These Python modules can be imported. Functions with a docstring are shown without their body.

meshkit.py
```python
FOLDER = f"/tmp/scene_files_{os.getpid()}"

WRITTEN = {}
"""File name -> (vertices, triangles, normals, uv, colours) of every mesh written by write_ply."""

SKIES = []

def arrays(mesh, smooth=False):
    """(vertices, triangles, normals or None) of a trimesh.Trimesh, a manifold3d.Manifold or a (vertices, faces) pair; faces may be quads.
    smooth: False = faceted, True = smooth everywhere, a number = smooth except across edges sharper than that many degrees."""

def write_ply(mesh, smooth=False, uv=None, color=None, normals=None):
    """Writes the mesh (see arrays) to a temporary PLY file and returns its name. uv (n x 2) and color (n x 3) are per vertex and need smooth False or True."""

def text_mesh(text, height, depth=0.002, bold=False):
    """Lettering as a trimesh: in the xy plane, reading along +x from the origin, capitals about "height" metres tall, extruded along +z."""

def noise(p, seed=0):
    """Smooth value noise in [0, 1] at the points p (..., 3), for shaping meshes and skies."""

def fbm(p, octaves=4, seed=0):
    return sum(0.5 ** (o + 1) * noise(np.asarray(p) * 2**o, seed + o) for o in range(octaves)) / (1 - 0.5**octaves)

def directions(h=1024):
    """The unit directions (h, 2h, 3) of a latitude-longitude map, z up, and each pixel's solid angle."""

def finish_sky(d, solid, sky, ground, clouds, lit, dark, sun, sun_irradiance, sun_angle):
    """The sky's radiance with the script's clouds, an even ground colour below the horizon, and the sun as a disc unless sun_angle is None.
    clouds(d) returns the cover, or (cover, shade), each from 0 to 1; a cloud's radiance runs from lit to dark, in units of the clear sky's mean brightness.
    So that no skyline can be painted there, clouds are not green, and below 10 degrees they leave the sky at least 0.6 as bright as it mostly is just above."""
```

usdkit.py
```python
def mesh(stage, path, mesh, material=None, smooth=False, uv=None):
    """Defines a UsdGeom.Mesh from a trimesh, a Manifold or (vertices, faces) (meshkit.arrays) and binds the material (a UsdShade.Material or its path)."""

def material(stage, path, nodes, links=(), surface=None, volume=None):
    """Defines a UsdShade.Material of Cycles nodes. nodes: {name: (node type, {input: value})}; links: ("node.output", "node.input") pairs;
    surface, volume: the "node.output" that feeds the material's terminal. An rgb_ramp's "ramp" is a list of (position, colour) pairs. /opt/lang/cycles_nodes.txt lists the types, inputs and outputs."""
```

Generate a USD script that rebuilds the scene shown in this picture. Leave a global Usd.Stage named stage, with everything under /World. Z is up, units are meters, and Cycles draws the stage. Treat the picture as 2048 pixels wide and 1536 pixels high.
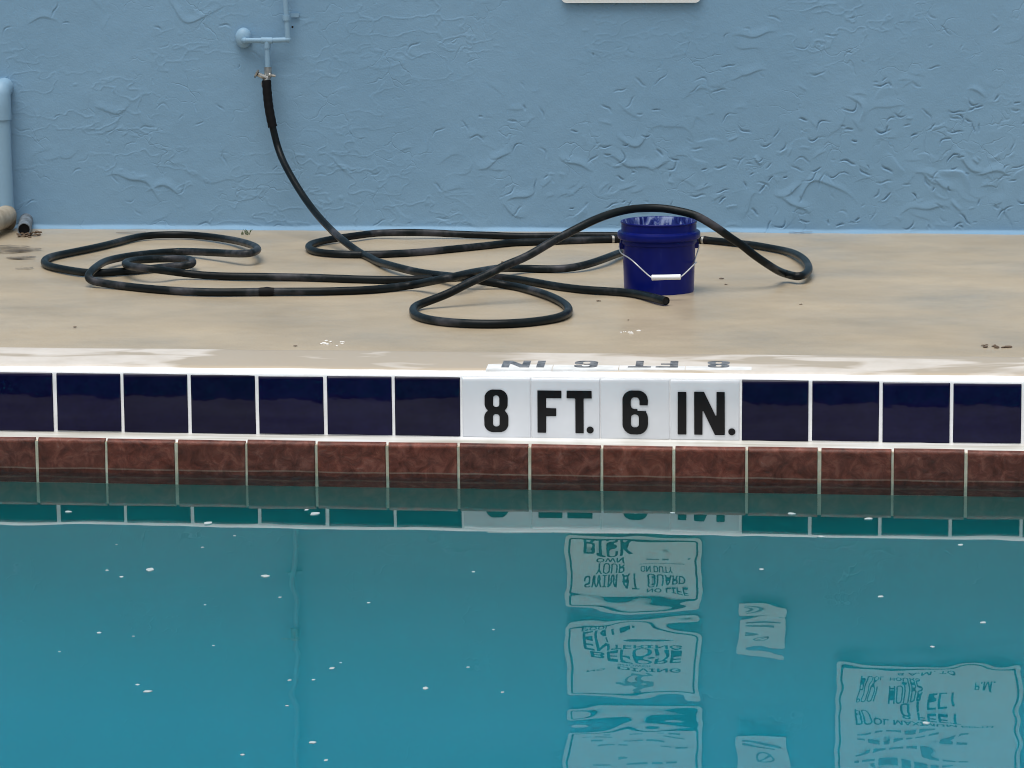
import math, random
import numpy as np
import trimesh, usdkit, meshkit
from scipy.interpolate import CubicSpline
from shapely.geometry import Polygon, Point, box as sbox, LineString
from shapely.ops import unary_union
from shapely import affinity
from pxr import Usd, UsdGeom, UsdLux, UsdShade, Gf, Sdf

stage = Usd.Stage.CreateInMemory()
UsdGeom.SetStageUpAxis(stage, UsdGeom.Tokens.z)
UsdGeom.SetStageMetersPerUnit(stage, 1.0)
world = UsdGeom.Xform.Define(stage, '/World')
stage.SetDefaultPrim(world.GetPrim())
UsdGeom.Scope.Define(stage, '/World/Looks')

# ------------------------------------------------------------------ camera
cam = UsdGeom.Camera.Define(stage, '/World/camera')
YAW, PITCH, ROLL = -0.12133, 0.16780, -0.00929
cy, sy = math.cos(YAW), math.sin(YAW)
fw = np.array([sy * math.cos(PITCH), cy * math.cos(PITCH), -math.sin(PITCH)])
r0 = np.array([cy, -sy, 0.0])
u0 = np.cross(r0, fw)
rt = r0 * math.cos(ROLL) + u0 * math.sin(ROLL)
up = -r0 * math.sin(ROLL) + u0 * math.cos(ROLL)
eye = np.array([0.8852, -7.6025, 1.2751])
M = Gf.Matrix4d(*[float(v) for v in (*rt, 0, *up, 0, *(-fw), 0, *eye, 1)])
cam.AddTransformOp().Set(M)
cam.CreateHorizontalApertureAttr(36.0)
cam.CreateVerticalApertureAttr(27.0)
cam.CreateFocalLengthAttr(36.0 * 7000 / 2048)
cam.CreateClippingRangeAttr(Gf.Vec2f(0.1, 500))
cam.CreateExposureAttr(EXPOSURE := 0.95)

# ------------------------------------------------------------------ sky and sun (overcast)
SUN_EL, SUN_AZ = math.radians(74), math.radians(205)        # azimuth of the direction towards the sun, atan2(x, y)
dome = UsdLux.DomeLight.Define(stage, '/World/sky')
sky_m = usdkit.material(stage, '/World/Looks/sky', {
    'co': ('texture_coordinate', {}),
    'mp': ('mapping', {'scale': (1.0, 1.0, 2.2)}),
    'n': ('noise_texture', {'scale': 2.4, 'detail': 6.0, 'roughness': 0.55}),
    'cov': ('rgb_ramp', {'ramp': [(0.25, (0.86,) * 3), (0.6, (1.0,) * 3)]}),
    'n2': ('noise_texture', {'scale': 3.1, 'detail': 5.0, 'roughness': 0.5}),
    'cl': ('rgb_ramp', {'ramp': [(0.3, (6.2, 6.6, 7.1)), (0.7, (9.2, 9.6, 10.0))]}),
    'sky': ('sky_texture', {'sky_type': 'single_scattering', 'sun_disc': False, 'sun_elevation': SUN_EL, 'sun_rotation': SUN_AZ}),
    'mx': ('mix_color', {'use_clamp': False}),
    'bg': ('background_shader', {'strength': 0.05}),
}, [('co.generated', 'mp.vector'), ('mp.vector', 'n.vector'), ('mp.vector', 'n2.vector'), ('n.fac', 'cov.fac'), ('n2.fac', 'cl.fac'),
    ('cov.color', 'mx.fac'), ('sky.color', 'mx.a'), ('cl.color', 'mx.b'), ('mx.result', 'bg.color')], surface='bg.background')
UsdShade.MaterialBindingAPI.Apply(dome.GetPrim()).Bind(sky_m)
dome.GetPrim().SetCustomDataByKey('kind', 'structure')
sun = UsdLux.DistantLight.Define(stage, '/World/sun')
sun.CreateNormalizeAttr(True)
sun.CreateIntensityAttr(0.4)
sun.CreateAngleAttr(45.0)
sun.CreateColorAttr(Gf.Vec3f(1.0, 0.97, 0.93))
sd = np.array([math.cos(SUN_EL) * math.sin(SUN_AZ), math.cos(SUN_EL) * math.cos(SUN_AZ), math.sin(SUN_EL)])
sx_ = np.cross([0, 0, 1.0], sd); sx_ /= np.linalg.norm(sx_)
sy_ = np.cross(sd, sx_)
sun.AddTransformOp().Set(Gf.Matrix4d(*[float(v) for v in (*sx_, 0, *sy_, 0, *sd, 0, 0, 0, 5, 1)]))

# ------------------------------------------------------------------ helpers
taken = set()
def numbered(path):
    if path not in taken:
        taken.add(path); return path
    i = 1
    while f'{path}_{i:03d}' in taken: i += 1
    p = f'{path}_{i:03d}'; taken.add(p); return p

def obj(name, mesh, mat, parent=None, smooth=30, label=None, cat=None, group=None, kind=None):
    base = str(parent.GetPath()) if parent is not None else '/World'
    m = usdkit.mesh(stage, numbered(f'{base}/{name}'), mesh, mat, smooth)
    return tag(m.GetPrim(), label, cat, group, kind)

def tag(p, label=None, cat=None, group=None, kind=None):
    for k, v in (('label', label), ('category', cat), ('group', group), ('kind', kind)):
        if v: p.SetCustomDataByKey(k, v)
    return p

def thing(name, label=None, cat=None, loc=(0, 0, 0), group=None, kind=None):
    x = UsdGeom.Xform.Define(stage, numbered('/World/' + name))
    if any(loc): x.AddTranslateOp().Set(Gf.Vec3d(*map(float, loc)))
    return tag(x.GetPrim(), label, cat, group, kind)

def mat(name, nodes, links=(), surface='p.BSDF', volume=None):
    return usdkit.material(stage, '/World/Looks/' + name, nodes, links, surface=surface, volume=volume)

def bx(x0, y0, z0, x1, y1, z1):
    b = trimesh.creation.box((x1 - x0, y1 - y0, z1 - z0)); b.apply_translation(((x0 + x1) / 2, (y0 + y1) / 2, (z0 + z1) / 2)); return b

def joined(*ms): return trimesh.util.concatenate([trimesh.Trimesh(*meshkit.arrays(m)[:2], process=False) for m in ms])

def grid(X, Y, Z):
    """X, Y, Z: 2D arrays -> quads as a trimesh (smooth)."""
    h, w = X.shape
    i = np.arange(h * w).reshape(h, w)
    a, b, c, d = i[:-1, :-1].ravel(), i[:-1, 1:].ravel(), i[1:, 1:].ravel(), i[1:, :-1].ravel()
    return trimesh.Trimesh(np.stack([X.ravel(), Y.ravel(), Z.ravel()], 1), np.vstack([np.c_[a, b, c], np.c_[a, c, d]]), process=False)

def tube(pts, r, n=10, cap=True):
    pts = np.asarray(pts, float); r = np.broadcast_to(r, (len(pts),))
    t = np.gradient(pts, axis=0); t /= np.linalg.norm(t, axis=1, keepdims=True)
    ref = np.array([0, 0, 1.0]) if abs(t[0][2]) < 0.9 else np.array([1.0, 0, 0])
    u = np.cross(ref, t[0]); u /= np.linalg.norm(u)
    rings = []
    a = np.arange(n) / n * 2 * math.pi
    for p, d, rr in zip(pts, t, r):
        u = u - d * (u @ d); u /= np.linalg.norm(u)
        v = np.cross(d, u)
        rings.append(p + rr * (np.cos(a)[:, None] * u + np.sin(a)[:, None] * v))
    V = np.vstack(rings); F = []
    for k in range(len(pts) - 1):
        for j in range(n):
            a0, a1, b0, b1 = k * n + j, k * n + (j + 1) % n, (k + 1) * n + j, (k + 1) * n + (j + 1) % n
            F += [(a0, a1, b1), (a0, b1, b0)]
    if cap:
        for e, s in ((0, 1), (len(pts) - 1, -1)):
            c = len(V); V = np.vstack([V, pts[e]])
            for j in range(n):
                q = (e * n + j, e * n + (j + 1) % n, c)
                F.append(q[::-1] if s == 1 else q)
    return trimesh.Trimesh(V, F, process=False)

def cyl(p, q, r, n=14): return tube([p, 0.5 * (np.asarray(p) + q), q], r, n)

def lathe(profile, n=48):
    """profile: list of (radius, z) -> closed of revolution about z."""
    P = np.asarray(profile, float); a = np.arange(n) / n * 2 * math.pi
    V = np.stack([P[:, 0, None] * np.cos(a), P[:, 0, None] * np.sin(a), np.repeat(P[:, 1, None], n, 1)], -1).reshape(-1, 3); F = []
    for k in range(len(P) - 1):
        for j in range(n):
            a0, a1, b0, b1 = k * n + j, k * n + (j + 1) % n, (k + 1) * n + j, (k + 1) * n + (j + 1) % n
            F += [(a0, a1, b1), (a0, b1, b0)]
    return trimesh.Trimesh(V, F, process=False)

def flat(shape, thick, place):
    """A shapely shape in (u, v) extruded by thick; place maps (u, v, w) -> world."""
    ms = []
    for g in getattr(shape, 'geoms', [shape]):
        if g.area > 1e-9: ms.append(trimesh.creation.extrude_polygon(g, thick, engine='earcut'))
    m = trimesh.util.concatenate(ms)
    m.vertices = place(m.vertices)
    return m

def spline(pts, step):
    pts = np.asarray(pts, float)
    d = np.r_[0, np.cumsum(np.linalg.norm(np.diff(pts, axis=0), axis=1) ** 0.6)]
    cs = CubicSpline(d, pts)
    t = np.linspace(0, d[-1], 4000); p = cs(t)
    s = np.r_[0, np.cumsum(np.linalg.norm(np.diff(p, axis=0), axis=1))]
    return np.stack([np.interp(np.linspace(0, s[-1], int(s[-1] / step)), s, p[:, k]) for k in range(3)], 1)

# heights: the deck at the pool edge is 0; the deck falls 2 % from the coping to the wall
W = 2.98                     # the wall stands at y = W
WATER = -0.18                # water level
POOL_Y = -0.287              # face of the brown waterline tiles
EDGE = 0.28                  # depth of the coping
def gz(y): return -0.02 * np.maximum(0.0, np.asarray(y) - EDGE)

# ------------------------------------------------------------------ materials
POS = ('geometry', {})
m_wall = mat('blue_paint', {
    'g': POS,
    'n': ('noise_texture', {'scale': 1.3, 'detail': 6.0, 'roughness': 0.62}),
    'c': ('rgb_ramp', {'ramp': [(0.3, (0.176, 0.314, 0.452)), (0.7, (0.206, 0.350, 0.492))]}),
    'wp': ('noise_texture', {'scale': 9.0, 'detail': 3.0}), 'ws': ('vector_math', {'math_type': 'scale', 'scale': 0.16}), 'wa': ('vector_math', {'math_type': 'add'}),
    'mp': ('mapping', {'scale': (10.0, 10.0, 15.0)}), 'v': ('voronoi_texture', {'feature': 'distance_to_edge', 'scale': 1.0}),
    'vl': ('map_range', {'from_min': 0.0, 'from_max': 0.035, 'to_min': 1.0, 'to_max': 0.0, 'clamp': True}),
    'm': ('noise_texture', {'scale': 7.0, 'detail': 3.0}), 'mk': ('map_range', {'from_min': 0.53, 'from_max': 0.66, 'clamp': True}), 'cr': ('math', {'math_type': 'multiply'}),
    'f': ('noise_texture', {'scale': 170.0, 'detail': 5.0, 'roughness': 0.7}),
    'h': ('math', {'math_type': 'multiply_add', 'value2': -1.6}),
    'b': ('bump', {'strength': 0.30, 'distance': 0.003}),
    'p': ('principled_bsdf', {'roughness': 0.6, 'specular_ior_level': 0.25})},
    [('g.position', 'n.vector'), ('n.fac', 'c.fac'), ('c.color', 'p.base_color'), ('g.position', 'wp.vector'), ('wp.color', 'ws.vector1'), ('g.position', 'wa.vector1'), ('ws.vector', 'wa.vector2'), ('wa.vector', 'mp.vector'), ('mp.vector', 'v.vector'),
     ('v.distance', 'vl.value'), ('g.position', 'm.vector'), ('m.fac', 'mk.value'), ('vl.result', 'cr.value1'), ('mk.result', 'cr.value2'), ('g.position', 'f.vector'), ('cr.value', 'h.value1'), ('f.fac', 'h.value3'), ('h.value', 'b.height'), ('b.normal', 'p.normal')])
m_pipe = mat('pipe_paint', {'g': POS, 'f': ('noise_texture', {'scale': 60.0, 'detail': 3.0}), 'b': ('bump', {'strength': 0.2, 'distance': 0.003}),
    'p': ('principled_bsdf', {'base_color': (0.225, 0.365, 0.49), 'roughness': 0.45, 'specular_ior_level': 0.3})}, [('g.position', 'f.vector'), ('f.fac', 'b.height'), ('b.normal', 'p.normal')])
m_deck = mat('deck_paint', {
    'g': POS,
    'mp': ('mapping', {'scale': (0.8, 1.0, 1.0)}),
    'n': ('noise_texture', {'scale': 1.9, 'detail': 7.0, 'roughness': 0.62, 'distortion': 0.5}),
    'c': ('rgb_ramp', {'ramp': [(0.28, (0.335, 0.271, 0.188)), (0.5, (0.400, 0.326, 0.228)), (0.72, (0.460, 0.374, 0.262))]}),
    'm2': ('mapping', {'scale': (2.4, 3.0, 1.0)}),
    'n2': ('noise_texture', {'scale': 2.0, 'detail': 6.0, 'roughness': 0.7}),
    'c2': ('rgb_ramp', {'ramp': [(0.35, (0.93, 0.92, 0.90)), (0.62, (1.04, 1.04, 1.04))]}), 'sp': ('noise_texture', {'scale': 260.0, 'detail': 3.0, 'roughness': 0.8}), 'c3': ('rgb_ramp', {'ramp': [(0.3, (0.87,) * 3), (0.7, (1.12,) * 3)]}), 'm3': ('mix_color', {'blend_type': 'multiply', 'fac': 1.0, 'use_clamp': False}),
    'mu': ('mix_color', {'blend_type': 'multiply', 'fac': 1.0, 'use_clamp': False}),
    'n3': ('noise_texture', {'scale': 2.6, 'detail': 4.0}),
    'rr': ('map_range', {'from_min': 0.35, 'from_max': 0.65, 'to_min': 0.26, 'to_max': 0.46}),
    'f': ('noise_texture', {'scale': 55.0, 'detail': 5.0, 'roughness': 0.65}),
    'b': ('bump', {'strength': 0.12, 'distance': 0.004}),
    'p': ('principled_bsdf', {'specular_ior_level': 0.5})},
    [('g.position', 'mp.vector'), ('mp.vector', 'n.vector'), ('n.fac', 'c.fac'), ('g.position', 'm2.vector'), ('m2.vector', 'n2.vector'), ('n2.fac', 'c2.fac'),
     ('c.color', 'mu.a'), ('c2.color', 'mu.b'), ('mu.result', 'm3.a'), ('g.position', 'sp.vector'), ('sp.fac', 'c3.fac'), ('c3.color', 'm3.b'), ('m3.result', 'p.base_color'), ('g.position', 'n3.vector'), ('n3.fac', 'rr.value'), ('rr.result', 'p.roughness'),
     ('g.position', 'f.vector'), ('f.fac', 'b.height'), ('b.normal', 'p.normal')])
m_coping = mat('coping_paint', {          # pale when dry, with sharp-edged wet patches
    'g': POS,
    'mp': ('mapping', {'scale': (2.3, 5.5, 1.0), 'location': (0.35, 0.2, 0.0)}),
    'n': ('noise_texture', {'scale': 1.35, 'detail': 3.0, 'roughness': 0.5, 'distortion': 0.7}),
    's': ('separate_xyz', {}), 'mr': ('map_range', {'from_min': -1.3, 'from_max': 1.1, 'clamp': True}),
    'bi': ('rgb_ramp', {'ramp': [(0.0, (0.36,) * 3), (0.20, (0.36,) * 3), (0.25, (0.62,) * 3), (0.36, (0.62,) * 3), (0.42, (0.55,) * 3), (0.47, (0.55,) * 3), (0.52, (0.47,) * 3), (0.7, (0.45,) * 3), (1.0, (0.45,) * 3)]}),
    'ad': ('math', {'math_type': 'add'}),
    'wet': ('rgb_ramp', {'ramp': [(0.458, (0, 0, 0)), (0.502, (1, 1, 1))]}), 'hf': ('math', {'math_type': 'multiply', 'value2': 0.5}),
    'v': ('noise_texture', {'scale': 9.0, 'detail': 6.0, 'roughness': 0.7}),
    'dry': ('rgb_ramp', {'ramp': [(0.3, (0.53, 0.475, 0.41)), (0.7, (0.66, 0.605, 0.55))]}),
    'mx': ('mix_color', {'b': (0.45, 0.37, 0.275)}),
    'rr': ('map_range', {'to_min': 0.45, 'to_max': 0.30}),
    'f': ('noise_texture', {'scale': 70.0, 'detail': 4.0}),
    'b': ('bump', {'strength': 0.12, 'distance': 0.003}),
    'p': ('principled_bsdf', {})},
    [('g.position', 'mp.vector'), ('mp.vector', 'n.vector'), ('g.position', 's.vector'), ('s.x', 'mr.value'), ('mr.result', 'bi.fac'), ('n.fac', 'ad.value1'), ('bi.color', 'ad.value2'), ('ad.value', 'hf.value1'), ('hf.value', 'wet.fac'), ('g.position', 'v.vector'), ('v.fac', 'dry.fac'), ('dry.color', 'mx.a'),
     ('wet.color', 'mx.fac'), ('mx.result', 'p.base_color'), ('wet.color', 'rr.value'), ('rr.result', 'p.roughness'), ('g.position', 'f.vector'), ('f.fac', 'b.height'), ('b.normal', 'p.normal')])
m_grout = mat('white_grout', {
    'g': POS, 'n': ('noise_texture', {'scale': 14.0, 'detail': 6.0, 'roughness': 0.65}),
    'c': ('rgb_ramp', {'ramp': [(0.3, (0.74, 0.74, 0.75)), (0.55, (0.86, 0.86, 0.87))]}),
    'f': ('noise_texture', {'scale': 120.0, 'detail': 4.0}), 'b': ('bump', {'strength': 0.25, 'distance': 0.003}),
    'p': ('principled_bsdf', {'roughness': 0.5})},
    [('g.position', 'n.vector'), ('n.fac', 'c.fac'), ('c.color', 'p.base_color'), ('g.position', 'f.vector'), ('f.fac', 'b.height'), ('b.normal', 'p.normal')])
m_ledge = mat('ledge_plaster', {
    'g': POS, 'mp': ('mapping', {'scale': (1.0, 3.5, 1.0)}), 'n': ('noise_texture', {'scale': 1.6, 'detail': 6.0, 'roughness': 0.6}),
    'c': ('rgb_ramp', {'ramp': [(0.36, (0.50, 0.47, 0.40)), (0.52, (0.72, 0.70, 0.65)), (0.62, (0.86, 0.86, 0.86))]}),
    'f': ('noise_texture', {'scale': 60.0, 'detail': 5.0}), 'b': ('bump', {'strength': 0.3, 'distance': 0.004}),
    'p': ('principled_bsdf', {'roughness': 0.4})},
    [('g.position', 'mp.vector'), ('mp.vector', 'n.vector'), ('n.fac', 'c.fac'), ('c.color', 'p.base_color'), ('g.position', 'f.vector'), ('f.fac', 'b.height'), ('b.normal', 'p.normal')])
m_cream = mat('cream_grout', {
    'g': POS, 'n': ('noise_texture', {'scale': 22.0, 'detail': 5.0, 'roughness': 0.7}),
    'c': ('rgb_ramp', {'ramp': [(0.3, (0.42, 0.34, 0.22)), (0.6, (0.66, 0.56, 0.42))]}),
    'p': ('principled_bsdf', {'roughness': 0.6})}, [('g.position', 'n.vector'), ('n.fac', 'c.fac'), ('c.color', 'p.base_color')])
m_plaster = mat('pool_plaster', {           # aqua plaster, greener and darker towards the waterline: water shading painted in
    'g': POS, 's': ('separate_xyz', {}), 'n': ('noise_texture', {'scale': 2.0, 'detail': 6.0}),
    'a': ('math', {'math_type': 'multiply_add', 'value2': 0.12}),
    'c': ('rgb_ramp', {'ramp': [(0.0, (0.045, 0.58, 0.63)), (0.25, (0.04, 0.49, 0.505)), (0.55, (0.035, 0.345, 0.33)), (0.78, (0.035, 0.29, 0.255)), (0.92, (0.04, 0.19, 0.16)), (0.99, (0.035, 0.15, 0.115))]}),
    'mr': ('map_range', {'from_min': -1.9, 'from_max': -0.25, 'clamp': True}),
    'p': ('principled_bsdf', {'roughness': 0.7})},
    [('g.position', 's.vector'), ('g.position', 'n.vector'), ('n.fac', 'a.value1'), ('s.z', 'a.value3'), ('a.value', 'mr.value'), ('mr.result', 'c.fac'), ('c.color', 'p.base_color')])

def navy(i, col):
    return mat(f'navy_glaze_{i}', {
        'g': POS, 'n': ('noise_texture', {'scale': 9.0, 'detail': 3.0, 'roughness': 0.5}),
        'sp': ('noise_texture', {'scale': 16.0 + 3 * i, 'detail': 8.0, 'roughness': 0.7}),
        'c': ('rgb_ramp', {'ramp': [(0.4, col), (0.74, tuple(1.5 * a + 0.002 for a in col)), (0.82, (0.07, 0.07, 0.11))]}),
        'b': ('bump', {'strength': 0.11, 'distance': 0.012}),
        'p': ('principled_bsdf', {'roughness': 0.06, 'specular_ior_level': 0.17})},
        [('g.position', 'n.vector'), ('g.position', 'sp.vector'), ('sp.fac', 'c.fac'), ('c.color', 'p.base_color'), ('n.fac', 'b.height'), ('b.normal', 'p.normal')])
m_navy = [navy(i, c) for i, c in enumerate([(0.0018, 0.0016, 0.017), (0.0020, 0.0016, 0.019), (0.0017, 0.0015, 0.0155), (0.002, 0.0018, 0.021)])]
m_white_tile = mat('white_glaze', {
    'g': POS, 'n': ('noise_texture', {'scale': 9.0, 'detail': 4.0}), 'c': ('rgb_ramp', {'ramp': [(0.3, (0.535, 0.555, 0.59)), (0.7, (0.605, 0.625, 0.66))]}),
    'p': ('principled_bsdf', {'roughness': 0.14})}, [('g.position', 'n.vector'), ('n.fac', 'c.fac'), ('c.color', 'p.base_color')])
m_white_deck = mat('white_deck_tile', {'g': POS, 'n': ('noise_texture', {'scale': 30.0, 'detail': 5.0}), 'c': ('rgb_ramp', {'ramp': [(0.3, (0.66, 0.66, 0.65)), (0.6, (0.80, 0.80, 0.79))]}), 'p': ('principled_bsdf', {'roughness': 0.4})}, [('g.position', 'n.vector'), ('n.fac', 'c.fac'), ('c.color', 'p.base_color')])
m_black = mat('black_glaze', {'p': ('principled_bsdf', {'base_color': (0.006, 0.006, 0.007), 'roughness': 0.25, 'specular_ior_level': 0.15})})
m_faded = mat('faded_black', {
    'g': POS, 'n': ('noise_texture', {'scale': 45.0, 'detail': 5.0, 'roughness': 0.7}), 'c': ('rgb_ramp', {'ramp': [(0.4, (0.045, 0.045, 0.05)), (0.6, (0.2, 0.2, 0.21))]}),
    'p': ('principled_bsdf', {'roughness': 0.3})}, [('g.position', 'n.vector'), ('n.fac', 'c.fac'), ('c.color', 'p.base_color')])

def brown(i, a, b):
    return mat(f'brown_glaze_{i}', {
        'g': POS, 's': ('separate_xyz', {}),
        'n': ('noise_texture', {'scale': 26.0 + 4 * i, 'detail': 7.0, 'roughness': 0.68, 'distortion': 0.6}),
        'c': ('rgb_ramp', {'ramp': [(0.33, a), (0.52, b), (0.66, tuple(1.5 * x + 0.012 for x in b)), (0.78, (0.24, 0.16, 0.12))]}),
        'w': ('noise_texture', {'scale': 7.0, 'detail': 3.0}),
        'wz': ('math', {'math_type': 'multiply_add', 'value2': 0.008}),
        'wet': ('map_range', {'from_min': -0.166, 'from_max': -0.169, 'to_min': 1.0, 'to_max': 0.68, 'clamp': True}),
        'sc': ('vector_math', {'math_type': 'scale'}),
        'd1': ('math', {'math_type': 'compare', 'value2': -0.1665, 'value3': 0.0016}),
        'dm': ('math', {'math_type': 'multiply'}),
        'mx': ('mix_color', {'b': (0.22, 0.16, 0.12)}),
        'b': ('bump', {'strength': 0.5, 'distance': 0.006}),
        'p': ('principled_bsdf', {'roughness': 0.34, 'specular_ior_level': 0.22})},
        [('g.position', 's.vector'), ('g.position', 'n.vector'), ('n.fac', 'c.fac'), ('g.position', 'w.vector'), ('w.fac', 'wz.value1'), ('s.z', 'wz.value3'),
         ('wz.value', 'wet.value'), ('c.color', 'sc.vector1'), ('wet.result', 'sc.scale'), ('wz.value', 'd1.value1'), ('d1.value', 'dm.value1'), ('n.fac', 'dm.value2'),
         ('dm.value', 'mx.fac'), ('sc.vector', 'mx.a'), ('mx.result', 'p.base_color'), ('n.fac', 'b.height'), ('b.normal', 'p.normal')])
m_brown = [brown(0, (0.062, 0.018, 0.012), (0.140, 0.040, 0.024)), brown(1, (0.060, 0.018, 0.012), (0.130, 0.038, 0.024)),
           brown(2, (0.064, 0.018, 0.012), (0.146, 0.040, 0.025)), brown(3, (0.058, 0.018, 0.012), (0.124, 0.038, 0.025))]

m_water = mat('pool_water', {
    'p': ('principled_bsdf', {'base_color': (1, 1, 1), 'roughness': 0.0, 'ior': 1.28, 'transmission_weight': 1.0}),
    'v': ('volume_coefficients', {'scatter_coeffs': (0.0, 0.0, 0.0), 'absorption_coeffs': (1.0, 0.05, 0.022), 'anisotropy': 0.0})},
    surface='p.BSDF', volume='v.volume')
m_foam = mat('foam', {'p': ('principled_bsdf', {'base_color': (0.36, 0.42, 0.42), 'roughness': 0.6})})
m_hose = mat('hose_rubber', {
    'g': POS, 'n': ('noise_texture', {'scale': 5.0, 'detail': 5.0, 'roughness': 0.65}),
    'c': ('rgb_ramp', {'ramp': [(0.42, (0.0025, 0.0042, 0.005)), (0.55, (0.006, 0.0095, 0.011)), (0.67, (0.055, 0.055, 0.063))]}),
    'f': ('noise_texture', {'scale': 90.0, 'detail': 4.0}), 'b': ('bump', {'strength': 0.25, 'distance': 0.003}),
    'p': ('principled_bsdf', {'roughness': 0.36, 'specular_ior_level': 0.15})},
    [('g.position', 'n.vector'), ('n.fac', 'c.fac'), ('c.color', 'p.base_color'), ('g.position', 'f.vector'), ('f.fac', 'b.height'), ('b.normal', 'p.normal')])
m_rubber = mat('black_rubber', {'p': ('principled_bsdf', {'base_color': (0.004, 0.004, 0.005), 'roughness': 0.6, 'specular_ior_level': 0.15})})
m_dark = mat('dark_inside', {'p': ('principled_bsdf', {'base_color': (0.006, 0.006, 0.006), 'roughness': 0.9})})
m_metal = mat('dull_metal', {
    'g': POS, 'n': ('noise_texture', {'scale': 60.0, 'detail': 4.0}), 'c': ('rgb_ramp', {'ramp': [(0.3, (0.16, 0.15, 0.13)), (0.7, (0.48, 0.48, 0.46))]}),
    'p': ('principled_bsdf', {'metallic': 0.8, 'roughness': 0.35})}, [('g.position', 'n.vector'), ('n.fac', 'c.fac'), ('c.color', 'p.base_color')])
m_wire = mat('galvanised_wire', {'p': ('principled_bsdf', {'base_color': (0.55, 0.56, 0.58), 'metallic': 0.7, 'roughness': 0.35})})
m_bucket = mat('navy_plastic', {
    'co': ('texture_coordinate', {}), 'mp': ('mapping', {'scale': (1, 1, 0.25)}),
    'n': ('noise_texture', {'scale': 38.0, 'detail': 6.0, 'roughness': 0.7}),
    'c': ('rgb_ramp', {'ramp': [(0.35, (0.0018, 0.0058, 0.105)), (0.62, (0.0028, 0.0078, 0.125)), (0.8, (0.016, 0.026, 0.16))]}),
    'p': ('principled_bsdf', {'roughness': 0.30, 'specular_ior_level': 0.16})},
    [('co.object', 'mp.vector'), ('mp.vector', 'n.vector'), ('n.fac', 'c.fac'), ('c.color', 'p.base_color')])
m_inner = mat('glint_navy_plastic', {  # pale blue streaks paint the reflections on the interior into its colour
    'co': ('texture_coordinate', {}), 'mp': ('mapping', {'scale': (1, 1, 0.3)}), 'n': ('noise_texture', {'scale': 42.0, 'detail': 5.0, 'roughness': 0.6, 'distortion': 1.5}),
    'c': ('rgb_ramp', {'ramp': [(0.40, (0.012, 0.02, 0.14)), (0.52, (0.05, 0.08, 0.32)), (0.62, (0.40, 0.48, 0.72))]}), 'b': ('bump', {'strength': 0.5, 'distance': 0.006}),
    'p': ('principled_bsdf', {'roughness': 0.18, 'specular_ior_level': 0.5})},
    [('co.object', 'mp.vector'), ('mp.vector', 'n.vector'), ('n.fac', 'c.fac'), ('c.color', 'p.base_color'), ('n.fac', 'b.height'), ('b.normal', 'p.normal')])
m_grip = mat('white_plastic', {'p': ('principled_bsdf', {'base_color': (0.80, 0.80, 0.82), 'roughness': 0.35})})
m_beige = mat('beige_paint', {
    'g': POS, 'n': ('noise_texture', {'scale': 16.0, 'detail': 6.0, 'roughness': 0.7}),
    'c': ('rgb_ramp', {'ramp': [(0.3, (0.24, 0.19, 0.13)), (0.6, (0.42, 0.36, 0.27))]}), 'p': ('principled_bsdf', {'roughness': 0.5})},
    [('g.position', 'n.vector'), ('n.fac', 'c.fac'), ('c.color', 'p.base_color')])
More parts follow.
